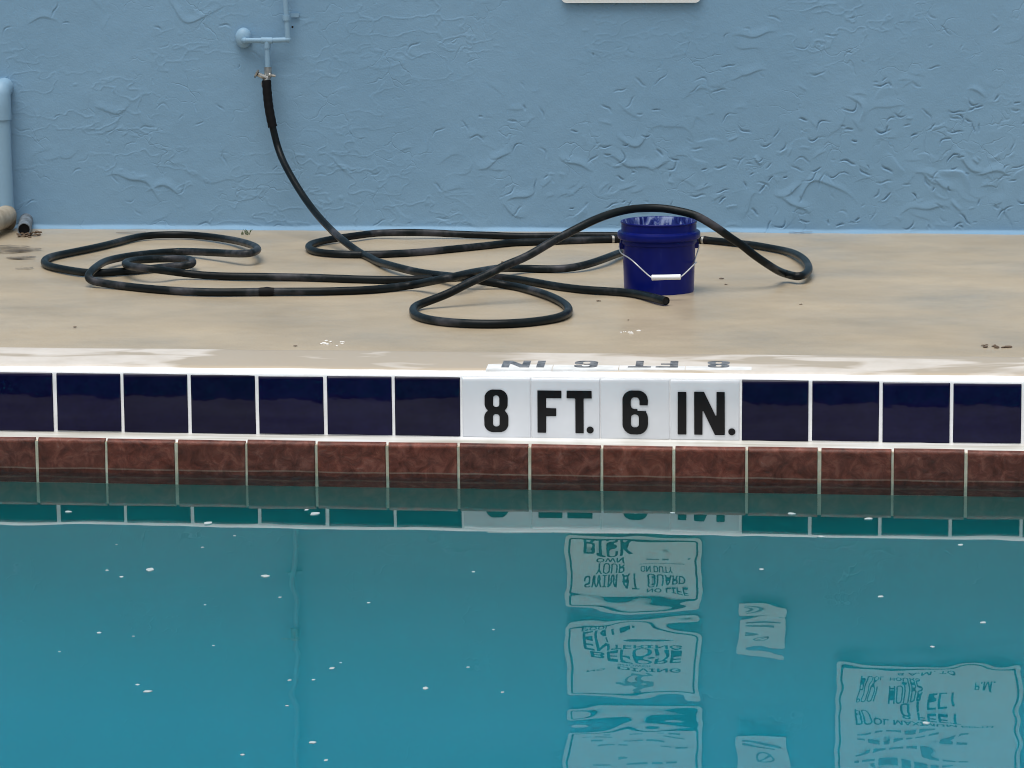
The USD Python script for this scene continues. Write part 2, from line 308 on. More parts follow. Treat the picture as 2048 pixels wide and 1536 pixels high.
m_old_pipe = mat('old_pipe', {'g': POS, 'n': ('noise_texture', {'scale': 40.0, 'detail': 6.0, 'roughness': 0.7}), 'c': ('rgb_ramp', {'ramp': [(0.35, (0.05, 0.055, 0.06)), (0.65, (0.20, 0.24, 0.28))]}), 'p': ('principled_bsdf', {'roughness': 0.6})}, [('g.position', 'n.vector'), ('n.fac', 'c.fac'), ('c.color', 'p.base_color')])
m_stain = mat('rust_stain', {
    'g': POS, 'n': ('noise_texture', {'scale': 12.0, 'detail': 6.0, 'roughness': 0.7}), 'mp': ('mapping', {'scale': (14.0, 30.0, 1.0)}), 'n2': ('noise_texture', {'scale': 1.0, 'detail': 6.0, 'roughness': 0.7}),
    'al': ('rgb_ramp', {'ramp': [(0.42, (0.0,) * 3), (0.64, (0.9,) * 3)]}),
    'c': ('rgb_ramp', {'ramp': [(0.35, (0.06, 0.042, 0.026)), (0.62, (0.17, 0.125, 0.08))]}), 'p': ('principled_bsdf', {'roughness': 0.4})},
    [('g.position', 'n.vector'), ('g.position', 'mp.vector'), ('mp.vector', 'n2.vector'), ('n.fac', 'c.fac'), ('c.color', 'p.base_color'), ('n2.fac', 'al.fac'), ('al.color', 'p.alpha')])
m_sign = mat('sign_white', {'p': ('principled_bsdf', {'base_color': (0.70, 0.72, 0.71), 'roughness': 0.3})})
m_ink = mat('sign_ink', {'p': ('principled_bsdf', {'base_color': (0.015, 0.016, 0.02), 'roughness': 0.4})})
m_red = mat('sign_red', {'p': ('principled_bsdf', {'base_color': (0.30, 0.05, 0.05), 'roughness': 0.4})})
m_grey_ink = mat('sign_grey', {'p': ('principled_bsdf', {'base_color': (0.16, 0.18, 0.2), 'roughness': 0.4})})
m_leaf = mat('dry_leaf', {'p': ('principled_bsdf', {'base_color': (0.09, 0.055, 0.03), 'roughness': 0.7})})
m_weed = mat('weed_green', {'p': ('principled_bsdf', {'base_color': (0.06, 0.10, 0.03), 'roughness': 0.6})})
m_crumb = mat('white_crumb', {'p': ('principled_bsdf', {'base_color': (0.78, 0.77, 0.75), 'roughness': 0.7})})

# ------------------------------------------------------------------ setting: ground, deck, coping, pool
PX0, PX1, PY0 = -7.5, 5.5, -6.4                     # the pool's other sides
def sheet(x0, x1, y0, y1, nx, ny, fn):
    X, Y = np.meshgrid(np.linspace(x0, x1, nx), np.linspace(y0, y1, ny)); return grid(X, Y, fn(X, Y))
def deck_z(X, Y):
    P = np.stack([X * 1.7, Y * 2.3, 0 * X], -1)
    return gz(Y) + (meshkit.fbm(P, 4, 5) - 0.5) * 0.006 * np.clip((Y - EDGE) / 0.15, 0, 1)
obj('deck', sheet(-9, 7, EDGE - 0.002, W + 0.12, 520, 110, deck_z), m_deck, smooth=True, kind='structure')
obj('ground', joined(bx(-60, W + 0.25, -0.3, 60, 80, -0.08), bx(-60, -80, -0.3, 60, PY0 - 0.3, -0.004), bx(-60, PY0 - 0.3, -0.3, PX0 - 0.3, W + 0.25, -0.07), bx(PX1 + 0.3, PY0 - 0.3, -0.3, 60, W + 0.25, -0.07)), m_deck, kind='structure')
def coping_mesh():
    xs = np.linspace(PX0, PX1, 520)
    prof = [(EDGE, -0.03), (EDGE, 0.0015), (EDGE - 0.004, 0.0045)] + [(y, 0.0045 + 0.002 * math.sin(math.pi * (y - 0.03) / 0.25)) for y in np.linspace(EDGE - 0.02, 0.05, 10)] + [(0.040, 0.0042), (0.034, 0.001), (0.034, -0.03)]
    prof = np.array(prof[::-1])
    X, K = np.meshgrid(xs, np.arange(len(prof)))
    Y, Z = prof[K, 0], prof[K, 1]
    n = meshkit.noise(np.stack([X * 6, 0 * X, 0 * X], -1), 3) - 0.5
    n2 = meshkit.noise(np.stack([X * 9, 0 * X, 0 * X], -1), 9) - 0.5
    Y = Y + np.where(Y > 0.2, n * 0.008, 0) + np.where(Y < 0.045, n2 * 0.012, 0)
    return grid(X, Y, Z)
coping = obj('coping', coping_mesh(), m_coping, smooth=50, kind='structure')

edge = thing('pool_edge', kind='structure')
def lip_mesh():                                      # the white grout lip along the top of the tiles, and the bed behind them
    prof = np.array([(0.012, -0.160), (0.012, -0.1445), (0.0028, -0.1435), (0.0028, -0.010), (0.0045, -0.004), (0.009, -0.0012), (0.016, 0.0002), (0.030, 0.0012), (0.048, 0.0016), (0.060, -0.02)])
    xs = np.linspace(PX0, PX1, 700)
    X, K = np.meshgrid(xs, np.arange(len(prof)))
    n = meshkit.fbm(np.stack([X * 14, K * 0.7, 0 * X], -1), 3, 4) - 0.5
    return grid(X, prof[K, 0] + n * 0.003 * (K > 3), prof[K, 1] + n * 0.0025 * (K > 3))
obj('grout_bed', lip_mesh(), m_grout, edge, smooth=50)
def ledge_mesh():
    xs = np.linspace(PX0, PX1, 600)
    prof = np.array([(POOL_Y + 0.010, -0.20), (POOL_Y + 0.0105, -0.116), (POOL_Y + 0.014, -0.1095), (POOL_Y + 0.022, -0.1075), (-0.20, -0.116), (-0.12, -0.127), (-0.05, -0.1375), (-0.014, -0.1430), (-0.004, -0.1435), (0.02, -0.1440)])
    X, K = np.meshgrid(xs, np.arange(len(prof)))
    n = meshkit.fbm(np.stack([X * 5, K * 0.9, 0 * X], -1), 4, 6) - 0.5
    return grid(X, prof[K, 0], prof[K, 1] + n * 0.004 * (K > 2) * (K < 9))
obj('ledge', ledge_mesh(), m_ledge, edge, smooth=50)
obj('grout_bed', joined(bx(PX0, POOL_Y + 0.0035, -0.2795, PX1, POOL_Y + 0.03, -0.1115)), m_cream, edge)

def tile_mesh(w, h, d, r, rt_, rng, wob=0.0006):
    """Tile lying in x-z, its face at y = 0 looking to -y, back at y = d; r rounds the sides, rt_ the top (bullnose)."""
    a = r * np.array([0, 0.12, 0.4, 1.0])
    b = rt_ * np.array([0, 0.10, 0.30, 0.6, 1.0])
    xs = np.r_[-w / 2 + a, [-w / 6, w / 6], (w / 2 - a)[::-1]]
    zs = np.r_[-h / 2 + a, [-h / 6, h / 8], (h / 2 - b)[::-1]]
    X, Z = np.meshgrid(xs, zs)
    def drop(e, rad): e = np.clip(e, 0, rad); return rad - np.sqrt(np.maximum(rad * rad - (rad - e) ** 2, 0))
    ds = drop(np.minimum(X + w / 2, w / 2 - X), r); db = drop(Z + h / 2, r); dt = drop(h / 2 - Z, rt_)
    Y = np.maximum.reduce([np.sqrt(ds ** 2 + np.maximum(db, dt) ** 2)])
    Y = np.minimum(Y, d) + wob * np.array([[rng.uniform(-1, 1) for _ in xs] for _ in zs]) * (Y < 0.002)
    g = grid(X, Y, Z)
    V = np.array(g.vertices); n, mlen = len(zs), len(xs); F = [tuple(f) for f in g.faces]
    idx = np.arange(n * mlen).reshape(n, mlen)
    ring = list(idx[0, :-1]) + list(idx[:-1, -1]) + list(idx[-1, :0:-1]) + list(idx[:0:-1, 0])
    back = {}
    for i in ring:
        back[i] = len(V); V = np.vstack([V, [V[i][0], d + 0.002, V[i][2]]])
    for p, q in zip(ring, ring[1:] + ring[:1]):
        F += [(q, p, back[p]), (q, back[p], back[q])]
    m = trimesh.Trimesh(V, F, process=False)
    return m

rng = random.Random(11)
PITCH_T = 0.1545
ZT, ZB = -0.0055, -0.1425
# letters in units of one photographed tile (width 545, z up from its foot at 735)
def poly(*p): return Polygon(p)
def stad(cx, cy_, w, h):
    r = min(w, h) / 2
    if h >= w: return LineString([(cx, cy_ - h / 2 + r), (cx, cy_ + h / 2 - r)]).buffer(r) if h > w else Point(cx, cy_).buffer(r)
    return LineString([(cx - w / 2 + r, cy_), (cx + w / 2 - r, cy_)]).buffer(r)
def rr(x0, y0, x1, y1, r): return sbox(x0 + r, y0 + r, x1 - r, y1 - r).buffer(r)
G8 = unary_union([rr(8, 0, 200, 186, 70), rr(12, 160, 196, 345, 70)]).difference(unary_union([rr(77, 46, 131, 146, 24), rr(79, 203, 129, 298, 24)]))
G6 = unary_union([rr(0, 0, 200, 218, 84), rr(0, 150, 200, 355, 78), sbox(0, 80, 66, 260)]).difference(unary_union([rr(66, 58, 130, 162, 28), rr(66, 205, 134, 300, 30), sbox(118, 190, 260, 236)]))
GF = unary_union([sbox(0, 0, 68, 342), sbox(0, 280, 190, 342), sbox(0, 136, 148, 200)])
GT = unary_union([sbox(68, 0, 134, 342), sbox(0, 280, 198, 342)])
GI = sbox(0, 0, 68, 342)
GN = unary_union([sbox(0, 0, 66, 345), sbox(174, 0, 240, 345), poly((0, 345), (78, 345), (240, 0), (162, 0))])
DOT = Point(0, 27).buffer(28)
def mv(g, x, y=0): return affinity.translate(g, x, y)
GL = [mv(G8, 168, 0), unary_union([mv(GF, 52), mv(GT, 282), mv(DOT, 466)]), mv(G6, 175, -5), unary_union([mv(GI, 62), mv(GN, 190), mv(DOT, 484)])]
words = ['8', 'FT.', '6', 'IN.']
GL = [g.buffer(-4).buffer(4).buffer(4).buffer(-4).simplify(1.2) for g in GL]
U = PITCH_T / 545.0
for k in range(-20, 21):
    xc = (k + 0.5) * PITCH_T
    if not -3.0 < xc < 3.0: continue
    white = -1 <= k <= 2
    w = PITCH_T - (0.0022 if white else 0.0075) + rng.uniform(-0.0012, 0.0012) * (not white)
    top = ZT + rng.uniform(-0.001, 0.001) + (0.0015 if white else 0)
    bot = ZB + rng.uniform(-0.0012, 0.0012) - (0.001 if white else 0)
    t = tile_mesh(w, top - bot, 0.010, 0.0035 if not white else 0.0022, 0.0125, rng)
    t.apply_transform(trimesh.transformations.rotation_matrix(rng.uniform(-0.004, 0.004), (0, 1, 0)))
    t.apply_transform(trimesh.transformations.rotation_matrix(rng.uniform(-0.008, 0.008), (1, 0, 0)))
    t.apply_translation((xc + rng.uniform(-0.0008, 0.0008) * (not white), rng.uniform(-0.0008, 0.0008) - 0.0008, (top + bot) / 2))
    if white:
        i = k + 1
        p = obj('depth_marker_tile', t, m_white_tile, edge, smooth=40, label=f'white glazed depth marker tile lettered {words[i]} in black'.replace('lettered 8', 'with the numeral 8').replace('lettered 6', 'with the numeral 6'))
        place = lambda v, xc=xc: np.c_[xc - PITCH_T / 2 + v[:, 0] * U, -0.0018 - v[:, 2], ZB + 0.0115 + v[:, 1] * U * 0.985]
        for g_ in getattr(GL[i], 'geoms', [GL[i]]): obj('lettering', flat(g_, 0.0009, place), m_black, p, smooth=False)
    else:
        obj('navy_tile', t, m_navy[rng.randrange(4)], edge, smooth=40)
for k in range(-20, 21):
    xc = (k + 0.5) * PITCH_T + 0.030
    if not -3.0 < xc < 3.0: continue
    h = 0.172
    t = tile_mesh(PITCH_T - 0.0062 + rng.uniform(-0.001, 0.001), h, 0.012, 0.003, 0.011, rng, 0.0009)
    t.apply_transform(trimesh.transformations.rotation_matrix(rng.uniform(-0.008, 0.008), (0, 1, 0)))
    t.apply_translation((xc + rng.uniform(-0.0008, 0.0008), POOL_Y + rng.uniform(-0.0008, 0.0008), -0.1055 - h / 2 + rng.uniform(-0.0012, 0.0012)))
    obj('brown_tile', t, m_brown[rng.randrange(4)], edge, smooth=40)

# depth markers let into the coping, read from the deck
def ring_box(cx, cy_, w, d, z0, z1, ang):
    b = trimesh.creation.box((w, d, z1 - z0))
    b.apply_translation((0, 0, (z0 + z1) / 2)); b.apply_transform(trimesh.transformations.rotation_matrix(ang, (0, 0, 1))); b.apply_translation((cx, cy_, 0)); return b
ANG = math.radians(3.2)
O = np.array((0.1877, 0.1129, 0.0060)); O[2] = 0
for i in range(4):
    s = (1.5 - i) * 0.1480                            # "8" is the rightmost from the pool
    cx, cyy = O[0] + s * math.cos(ANG), O[1] + s * math.sin(ANG)
    p = obj('depth_marker_tile', ring_box(cx, cyy, 0.1462, 0.147, -0.01, 0.0060, ANG), m_white_deck, coping, smooth=False,
            label='white deck depth tile lettered %s, facing the deck' % words[i].rstrip('.'))
    def place(v, cx=cx, cyy=cyy):
        a = -(v[:, 0] - 272) * U * 0.92; b = -(v[:, 1] - 172) * U * 0.92
        return np.c_[cx + a * math.cos(ANG) - b * math.sin(ANG), cyy + a * math.sin(ANG) + b * math.cos(ANG), 0.0061 + v[:, 2]]
    g = GL[i]
    if i in (1, 3): g = max if False else unary_union([q for q in g.geoms if q.area > 4000])
    for g_ in getattr(g, 'geoms', [g]): obj('lettering', flat(g_, 0.0005, place), m_faded, p, smooth=False)

# pool basin
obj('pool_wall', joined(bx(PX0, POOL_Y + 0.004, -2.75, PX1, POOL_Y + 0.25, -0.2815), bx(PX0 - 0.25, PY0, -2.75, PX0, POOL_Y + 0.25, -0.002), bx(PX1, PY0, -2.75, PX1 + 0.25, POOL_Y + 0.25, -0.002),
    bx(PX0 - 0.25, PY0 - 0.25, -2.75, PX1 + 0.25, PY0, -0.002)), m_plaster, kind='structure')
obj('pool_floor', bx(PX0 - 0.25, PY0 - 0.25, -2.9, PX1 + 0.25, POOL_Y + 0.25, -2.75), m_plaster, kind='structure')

# water: one closed body, its top rippled
def water_mesh():
    xs = np.r_[np.linspace(PX0 - 0.02, -1.7, 60)[:-1], np.linspace(-1.7, 1.7, 300), np.linspace(1.7, PX1 + 0.02, 40)[1:]]
    ys = np.r_[np.linspace(PY0 - 0.02, -3.0, 60)[:-1], np.linspace(-3.0, POOL_Y + 0.006, 250)]
    X, Y = np.meshgrid(xs, ys)
    def wav(fx, fy, seed, o=2): return meshkit.fbm(np.stack([X * fx + 40, Y * fy + 40, 0 * X], -1), o, seed) - 0.5
    far = np.clip((POOL_Y - Y) / 1.2, 0.12, 1)
    Z = WATER + far * (0.0011 * wav(1.5, 2.2, 1) + 0.00105 * wav(4.2, 4.5, 2) + 0.00036 * wav(11.0, 8.0, 3))
    top = grid(X, Y, Z)
    h, w = X.shape; idx = np.arange(h * w).reshape(h, w); V = np.array(top.vertices); F = np.array(top.faces)
    ring = list(idx[0, :-1]) + list(idx[:-1, -1]) + list(idx[-1, :0:-1]) + list(idx[:0:-1, 0])
    B = V[ring].copy(); B[:, 2] = -2.755; n0 = len(V); m = len(ring)
    side = [(ring[j], n0 + j, n0 + (j + 1) % m) for j in range(m)] + [(ring[j], n0 + (j + 1) % m, ring[(j + 1) % m]) for j in range(m)]
    c = n0 + m
    bottom = [(c, n0 + (j + 1) % m, n0 + j) for j in range(m)]
    V = np.vstack([V, B, [[-1, -3, -2.755]]])
    return trimesh.Trimesh(V, np.vstack([F, side, bottom]), process=False)
wm = water_mesh()
obj('water', wm, m_water, smooth=40, kind='structure')

# ------------------------------------------------------------------ the stucco wall
def wall_mesh():
    xs = np.r_[np.linspace(-8.5, -2.15, 160)[:-1], np.arange(-2.15, 1.35, 0.0025), np.linspace(1.35, 6.5, 120)]
    zs = np.r_[np.arange(-0.10, 0.72, 0.0025), np.arange(0.72, 1.6, 0.010), np.linspace(1.6, 3.4, 60)]
    H = np.zeros((len(zs), len(xs)))
    X, Z = np.meshgrid(xs, zs)
    r = np.random.default_rng(5)
    def trowel(x0, z0, L, w, th, cv, h0, sharp):
        a = L + w + abs(cv) * L * L
        i0, i1 = np.searchsorted(xs, (x0 - a, x0 + a)); j0, j1 = np.searchsorted(zs, (z0 - a, z0 + a))
        if i1 <= i0 or j1 <= j0: return
        dx, dz = X[j0:j1, i0:i1] - x0, Z[j0:j1, i0:i1] - z0
        s = dx * math.cos(th) + dz * math.sin(th)
        t = -dx * math.sin(th) + dz * math.cos(th)
        t = t - cv * s * s + 0.006 * np.sin(s * 60 + x0 * 50) * min(1.0, w / 0.03)
        body = np.clip((t + w) / w, 0, 1); body = body * body * (3 - 2 * body)
        drop = np.clip(1 - t / sharp, 0, 1)
        taper = np.clip(1 - (s / L) ** 2, 0, 1) ** 0.8
        H[j0:j1, i0:i1] = np.maximum(H[j0:j1, i0:i1], h0 * body * drop * taper)
    n = 0
    while n < 1500:
        x0, z0 = r.uniform(-2.3, 1.5), r.uniform(-0.06, 1.4)
        dens = 0.13 + 0.5 * np.clip((x0 + 0.9) / 1.2, 0, 1) * np.clip((0.62 - z0) / 0.35, 0.15, 1) + 0.15 * (z0 < 0.3)
        n += 1
        if r.random() > dens: continue
        L = r.uniform(0.010, 0.050) * (1.8 if r.random() < 0.10 else 1); w = L * r.uniform(0.5, 1.2)
        th = r.normal(0.0, 0.6) + (math.pi if r.random() < 0.72 else 0)
        trowel(x0, z0, L, w, th, r.normal(0, 5.0), r.uniform(0.0003, 0.0015) * (0.4 + dens) * (2.0 if r.random() < 0.10 else 1.0), r.uniform(0.0014, 0.003))
    for x0, z0, L, th, h in WALL_MARKS:
        trowel(x0, z0, L, 0.030, th + math.pi, r.normal(0, 6.0), h * 0.62, 0.0025)
    G = np.zeros_like(H)
    for _ in range(900):                                 # short scored creases in the render coat
        x0, z0 = r.uniform(-2.2, 1.4), r.uniform(-0.05, 0.72)
        dens = 0.16 + 0.75 * np.clip((x0 + 0.7) / 1.2, 0, 1) * np.clip((0.55 - z0) / 0.3, 0.12, 1)
        if r.random() > dens: continue
        L, th, cv, d0, wv = r.uniform(0.006, 0.030), r.normal(0, 0.7), r.normal(0, 16), r.uniform(0.001, 0.0048) * (0.45 + dens), r.uniform(0.0014, 0.0024)
        i0, i1 = np.searchsorted(xs, (x0 - L - 0.03, x0 + L + 0.03)); j0, j1 = np.searchsorted(zs, (z0 - L - 0.03, z0 + L + 0.03))
        dx, dz = X[j0:j1, i0:i1] - x0, Z[j0:j1, i0:i1] - z0
        a_ = dx * math.cos(th) + dz * math.sin(th); b_ = -dx * math.sin(th) + dz * math.cos(th) - cv * a_ * a_ + 0.002 * np.sin(a_ * 160 + x0 * 90)
        taper = np.clip(1 - (a_ / L) ** 2, 0, 1)
        G[j0:j1, i0:i1] = np.minimum(G[j0:j1, i0:i1], -d0 * taper * np.exp(-(b_ / wv) ** 2))
        H[j0:j1, i0:i1] += 0.16 * d0 * taper * np.exp(-((b_ + 2.2 * wv) / (1.5 * wv)) ** 2)
    H += G
    P = np.stack([X, 0 * X, Z], -1)
    fine = np.clip((0.9 - Z) / 0.1, 0, 1)
    H += 0.006 * (meshkit.fbm(P * 2.2, 3, 1) - 0.5) + 0.0018 * (meshkit.fbm(P * 14, 3, 2) - 0.5) * fine
    ridge = 1 - np.abs(2 * meshkit.fbm(P * np.array([11, 1, 17]) + 0.6 * meshkit.fbm(P * 9, 2, 8)[..., None], 3, 7) - 1)
    H += 0.0011 * np.clip((ridge - 0.955) / 0.045, 0, 1) * fine * np.clip((meshkit.fbm(P * 3.1, 2, 12) - 0.42) / 0.25, 0, 1)
    base = gz(W) + 0.016 * (meshkit.fbm(P[0] * np.array([3.0, 0, 0]) + 7.3, 5, 4) - 0.5)
    foot = np.clip(1 - (Z - base[None]) / 0.013, 0, 1.0)
    H += 0.013 * foot ** 2 + 0.022 * foot ** 3 * (meshkit.fbm(P * np.array([9, 0, 0]), 3, 6) - 0.42)
    front = grid(X, W - H, Z)
    body = bx(-8.5, W + 0.012, -0.12, 6.5, W + 0.22, 3.4)
    cap = grid(*np.meshgrid([-8.5, 6.5], [W - 0.004, W + 0.012]), np.full((2, 2), 3.398))
    return joined(front, body, cap)
WALL_MARKS = [(*q[::2], L, th, h) for q, L, th, h in [
    ((-1.5683, 2.9800, 0.0975), 0.10, -0.4, 0.004), ((-1.4821, 2.9800, 0.0745), 0.06, -0.15, 0.004), ((-1.6414, 2.9800, 0.3068), 0.06, 0.05, 0.003), ((-1.4059, 2.9800, 0.5915), 0.10, -0.35, 0.003),
    ((-1.8537, 2.9800, 0.5952), 0.05, 0.1, 0.003), ((0.9895, 2.9800, 0.1456), 0.07, -0.5, 0.005), ((1.0568, 2.9800, 0.1308), 0.05, -0.05, 0.006), ((0.9598, 2.9800, 0.1304), 0.06, 2.6, 0.005),
    ((0.4646, 2.9800, 0.0326), 0.06, -0.5, 0.005), ((0.5247, 2.9800, 0.0984), 0.11, 0.3, 0.004), ((0.8853, 2.9800, 0.1074), 0.07, -0.5, 0.005), ((0.6586, 2.9800, 0.3259), 0.05, -1.2, 0.004),
    ((-0.3751, 2.9800, 0.0485), 0.05, 0.35, 0.004), ((-0.2053, 2.9800, 0.1490), 0.06, -0.4, 0.004), ((-0.4511, 2.9800, 0.1558), 0.06, 0.5, 0.004), ((-0.0215, 2.9800, 0.2107), 0.05, 0.2, 0.004),
    ((0.3422, 2.9800, 0.5440), 0.07, 0.1, 0.003), ((0.3274, 2.9800, 0.4311), 0.05, 0.1, 0.003), ((0.8563, 2.9800, 0.0239), 0.08, 0.1, 0.004), ((-0.0370, 2.9800, 0.1496), 0.09, -0.3, 0.004)]]
obj('wall', wall_mesh(), m_wall, smooth=True, label='blue grey painted stucco wall with trowel ridges behind the pool deck', cat='wall')

obj('unseen_shade_wall', joined(bx(-9.2, -10.7, -0.1, -9.0, W - 0.3, 3.4), bx(7.0, -10.7, -0.1, 7.2, W - 0.3, 3.4), bx(-9.2, -10.9, -0.1, 7.2, -10.7, 3.4)), m_wall, kind='structure')  # unseen walls added to dim the tile reflections and light from the sides
# ------------------------------------------------------------------ water pipe with hose bib
WP = W - 0.030
def vp(p): return np.array(p, float)
top = vp((-1.0859, 2.9500, 0.6537)); clampp = vp((-1.0838, 2.9500, 0.6036)); el = vp((-1.0806, 2.9500, 0.5336)); tee = vp((-1.1458, 2.9500, 0.5306)); lend = vp((-1.2141, 2.9500, 0.5307)); dn = vp((-1.1446, 2.9500, 0.4375))
dome_c = vp((-1.2233, 2.9500, 0.5368))
pipe = thing('water_pipe', 'thin blue painted water pipe with a tee and tap on the wall', 'pipe')
R_ = 0.0082
obj('riser', joined(tube([el, el + (clampp - el) * 0.5, clampp, top, (top[0] - 0.012, WP, 1.2), (top[0] - 0.02, WP, 2.2)], R_, 14)), m_pipe, pipe)
arm = [el + (0, 0, 0.0), el + (-0.012, 0, -0.001), tee, lend, lend + (-0.006, 0.006, 0.0), lend + (-0.009, 0.034, 0)]
obj('cross_arm', joined(tube(arm[:4], R_ * 0.98, 14), tube(arm[3:], R_ * 0.98, 14), trimesh.creation.icosphere(2, R_ * 1.18).apply_translation(el), trimesh.creation.icosphere(2, R_ * 1.12).apply_translation(lend)), m_pipe, pipe)
obj('tee_fitting', joined(cyl(tee + (-0.017, 0, 0), tee + (0.017, 0, 0), R_ * 1.25), cyl(tee, tee + (0.0005, 0, -0.024), R_ * 1.22)), m_pipe, pipe)
obj('dropper', tube([tee, 0.5 * (tee + dn), dn], R_, 14), m_pipe, pipe)
fl = lathe([(0, 0.0), (0.024, 0.0), (0.026, 0.004), (0.025, 0.012), (0.020, 0.020), (0.011, 0.025), (0, 0.026)], 28)
fl.apply_transform(trimesh.transformations.rotation_matrix(math.pi / 2, (1, 0, 0))); fl.apply_transform(np.diag([1.0, 1, 1.22, 1])); fl.apply_translation((dome_c[0], W - 0.001, dome_c[2]))
obj('wall_flange', fl, m_pipe, pipe)
cz = clampp[2]
strap = joined(cyl((clampp[0], WP, cz - 0.012), (clampp[0], WP, cz + 0.004), R_ * 1.3), bx(clampp[0] + 0.008, W - 0.006, cz - 0.004, clampp[0] + 0.034, W - 0.002, cz + 0.008), bx(clampp[0] - 0.018, W - 0.007, cz - 0.009, clampp[0] - 0.006, W - 0.002, cz + 0.003))
obj('pipe_strap', strap, m_pipe, pipe)
for zz in (0.80, 1.30):
    obj('pipe_strap', joined(cyl((top[0] - 0.008, WP, zz - 0.01), (top[0] - 0.008, WP, zz + 0.01), R_ * 1.35), bx(top[0] - 0.034, W - 0.006, zz - 0.006, top[0] + 0.02, W - 0.002, zz + 0.006)), m_pipe, pipe)
zv = 0.945
obj('valve', joined(cyl((top[0] - 0.010, WP, zv - 0.022), (top[0] - 0.010, WP, zv + 0.022), R_ * 1.7), cyl((top[0] - 0.010, WP - 0.012, zv), (top[0] - 0.010, WP - 0.03, zv), 0.006), bx(top[0] - 0.05, WP - 0.034, zv - 0.005, top[0] - 0.004, WP - 0.029, zv + 0.005)), m_metal, pipe)
screw = vp((-1.0686, 2.9650, 0.5707))
obj('screw', trimesh.creation.icosphere(1, 0.0035).apply_translation(screw), m_dark, pipe)
bib = vp((-1.1571, 2.9400, 0.4169))
tap = [cyl(dn + (0, 0, 0.012), dn + (0.0, -0.002, -0.014), 0.0115), cyl(dn + (0.002, 0, -0.012), bib + (0.004, 0, -0.016), 0.0105), cyl(bib + (0.006, 0, 0.0), bib + (-0.016, -0.006, 0.012), 0.0075), cyl(bib + (0.004, 0, -0.012), bib + (0.006, 0, -0.026), 0.013, 8)]
obj('tap', joined(*tap), m_metal, pipe)
hw = lathe([(0.0, 0), (0.012, 0), (0.0145, 0.003), (0.012, 0.006), (0, 0.006)], 6)
hw.apply_transform(trimesh.transformations.rotation_matrix(-1.1, (0, 1, 0))); hw.apply_translation(bib + (-0.017, -0.008, 0.012))
obj('tap_handle', hw, m_metal, pipe)
lug = joined(cyl(vp((-1.1342, 2.9350, 0.4265)), vp((-1.1188, 2.9350, 0.4234)), 0.004, 8), trimesh.creation.icosphere(1, 0.0065).apply_translation(vp((-1.1358, 2.9350, 0.4265))))
obj('screw', lug, m_metal, pipe)

# ------------------------------------------------------------------ drain pipe at the left edge, and its outlet
d0 = vp((-1.9701, 2.9400, 0.3918)); dk = vp((-1.9854, 2.9400, -0.0090))
drain = thing('drain_pipe', 'thick blue drain pipe at the left edge, beige at its foot', 'pipe')
R2 = 0.0255
xd = lambda p: 0.5 * (p[0] + p[0])
xl, xr = vp((-2.0101, 2.9400, 0.2866))[0], vp((-1.9562, 2.9400, 0.2867))[0]
R2 = 0.5 * (xr - xl); xm = 0.5 * (xl + xr); YD = 2.94
ze, zk, zb_ = vp((-1.9771, 2.9400, 0.3717))[2], vp((-1.9799, 2.9400, 0.2897))[2], vp((-1.9905, 2.9400, -0.0184))[2]
obj('pipe_shaft', tube([(xm, YD, zk), (xm + 0.001, YD, 0.5 * (zk + zb_)), (xm + 0.004, YD, zb_)], R2, 24, cap=False), m_pipe, drain)
obj('elbow', joined(tube([(xm, YD, zk - 0.002), (xm, YD, zk + 0.035), (xm, YD, ze - 0.008), (xm + 0.001, YD + 0.008, ze + 0.008), (xm + 0.002, YD + 0.035, ze + 0.013), (xm + 0.002, YD + 0.08, ze + 0.013)], [R2 * 1.14, R2 * 1.14, R2 * 1.14, R2 * 1.12, R2 * 1.1, R2 * 1.1], 24)), m_pipe, drain)
obj('foot_elbow', tube([(xm + 0.004, YD, zb_ + 0.004), (xm + 0.006, YD - 0.004, zb_ - 0.012), (xm + 0.010, YD - 0.020, -0.008), (xm + 0.012, YD - 0.09, -0.010), (xm + 0.016, YD - 0.24, -0.006), (xm + 0.018, YD - 0.5, -0.002)], [R2 * 1.06, R2 * 1.10, R2 * 1.22, R2 * 1.26, R2 * 1.26, R2 * 1.26], 24), m_beige, drain)
oc = vp((-1.8697, 2.7391, -0.0287))
outlet = thing('drain_outlet', 'short dark open pipe stub low in the wall at the left', 'pipe')
obj('pipe_stub', lathe([(0.0175, 0.32), (0.0175, 0.0), (0.0205, 0.0), (0.0205, 0.32)], 24).apply_transform(trimesh.transformations.rotation_matrix(-math.pi / 2, (1, 0, 0))).apply_transform(trimesh.transformations.rotation_matrix(math.radians(13), (0, 0, 1))).apply_translation(oc), m_old_pipe, outlet)
obj('opening', lathe([(0, 0.012), (0.0174, 0.012)], 24).apply_transform(trimesh.transformations.rotation_matrix(-math.pi / 2, (1, 0, 0))).apply_transform(trimesh.transformations.rotation_matrix(math.radians(13), (0, 0, 1))).apply_translation(oc), m_dark, outlet)
rg = random.Random(3)
debris = []
for _ in range(46):
    b = trimesh.creation.icosphere(1, rg.uniform(0.002, 0.006)); b.apply_transform(np.diag([1.3, 1, 0.6, 1])); gx, gy = oc[0] + rg.uniform(-0.015, 0.038), oc[1] + rg.uniform(-0.03, 0.06)
    b.apply_translation((gx, gy, gz(gy) + rg.uniform(0, 0.012))); debris.append(b)
obj('wet_debris', joined(*debris), m_leaf, label='dark wet leaf debris under the pipe stub at the left', cat='debris', kind='stuff')
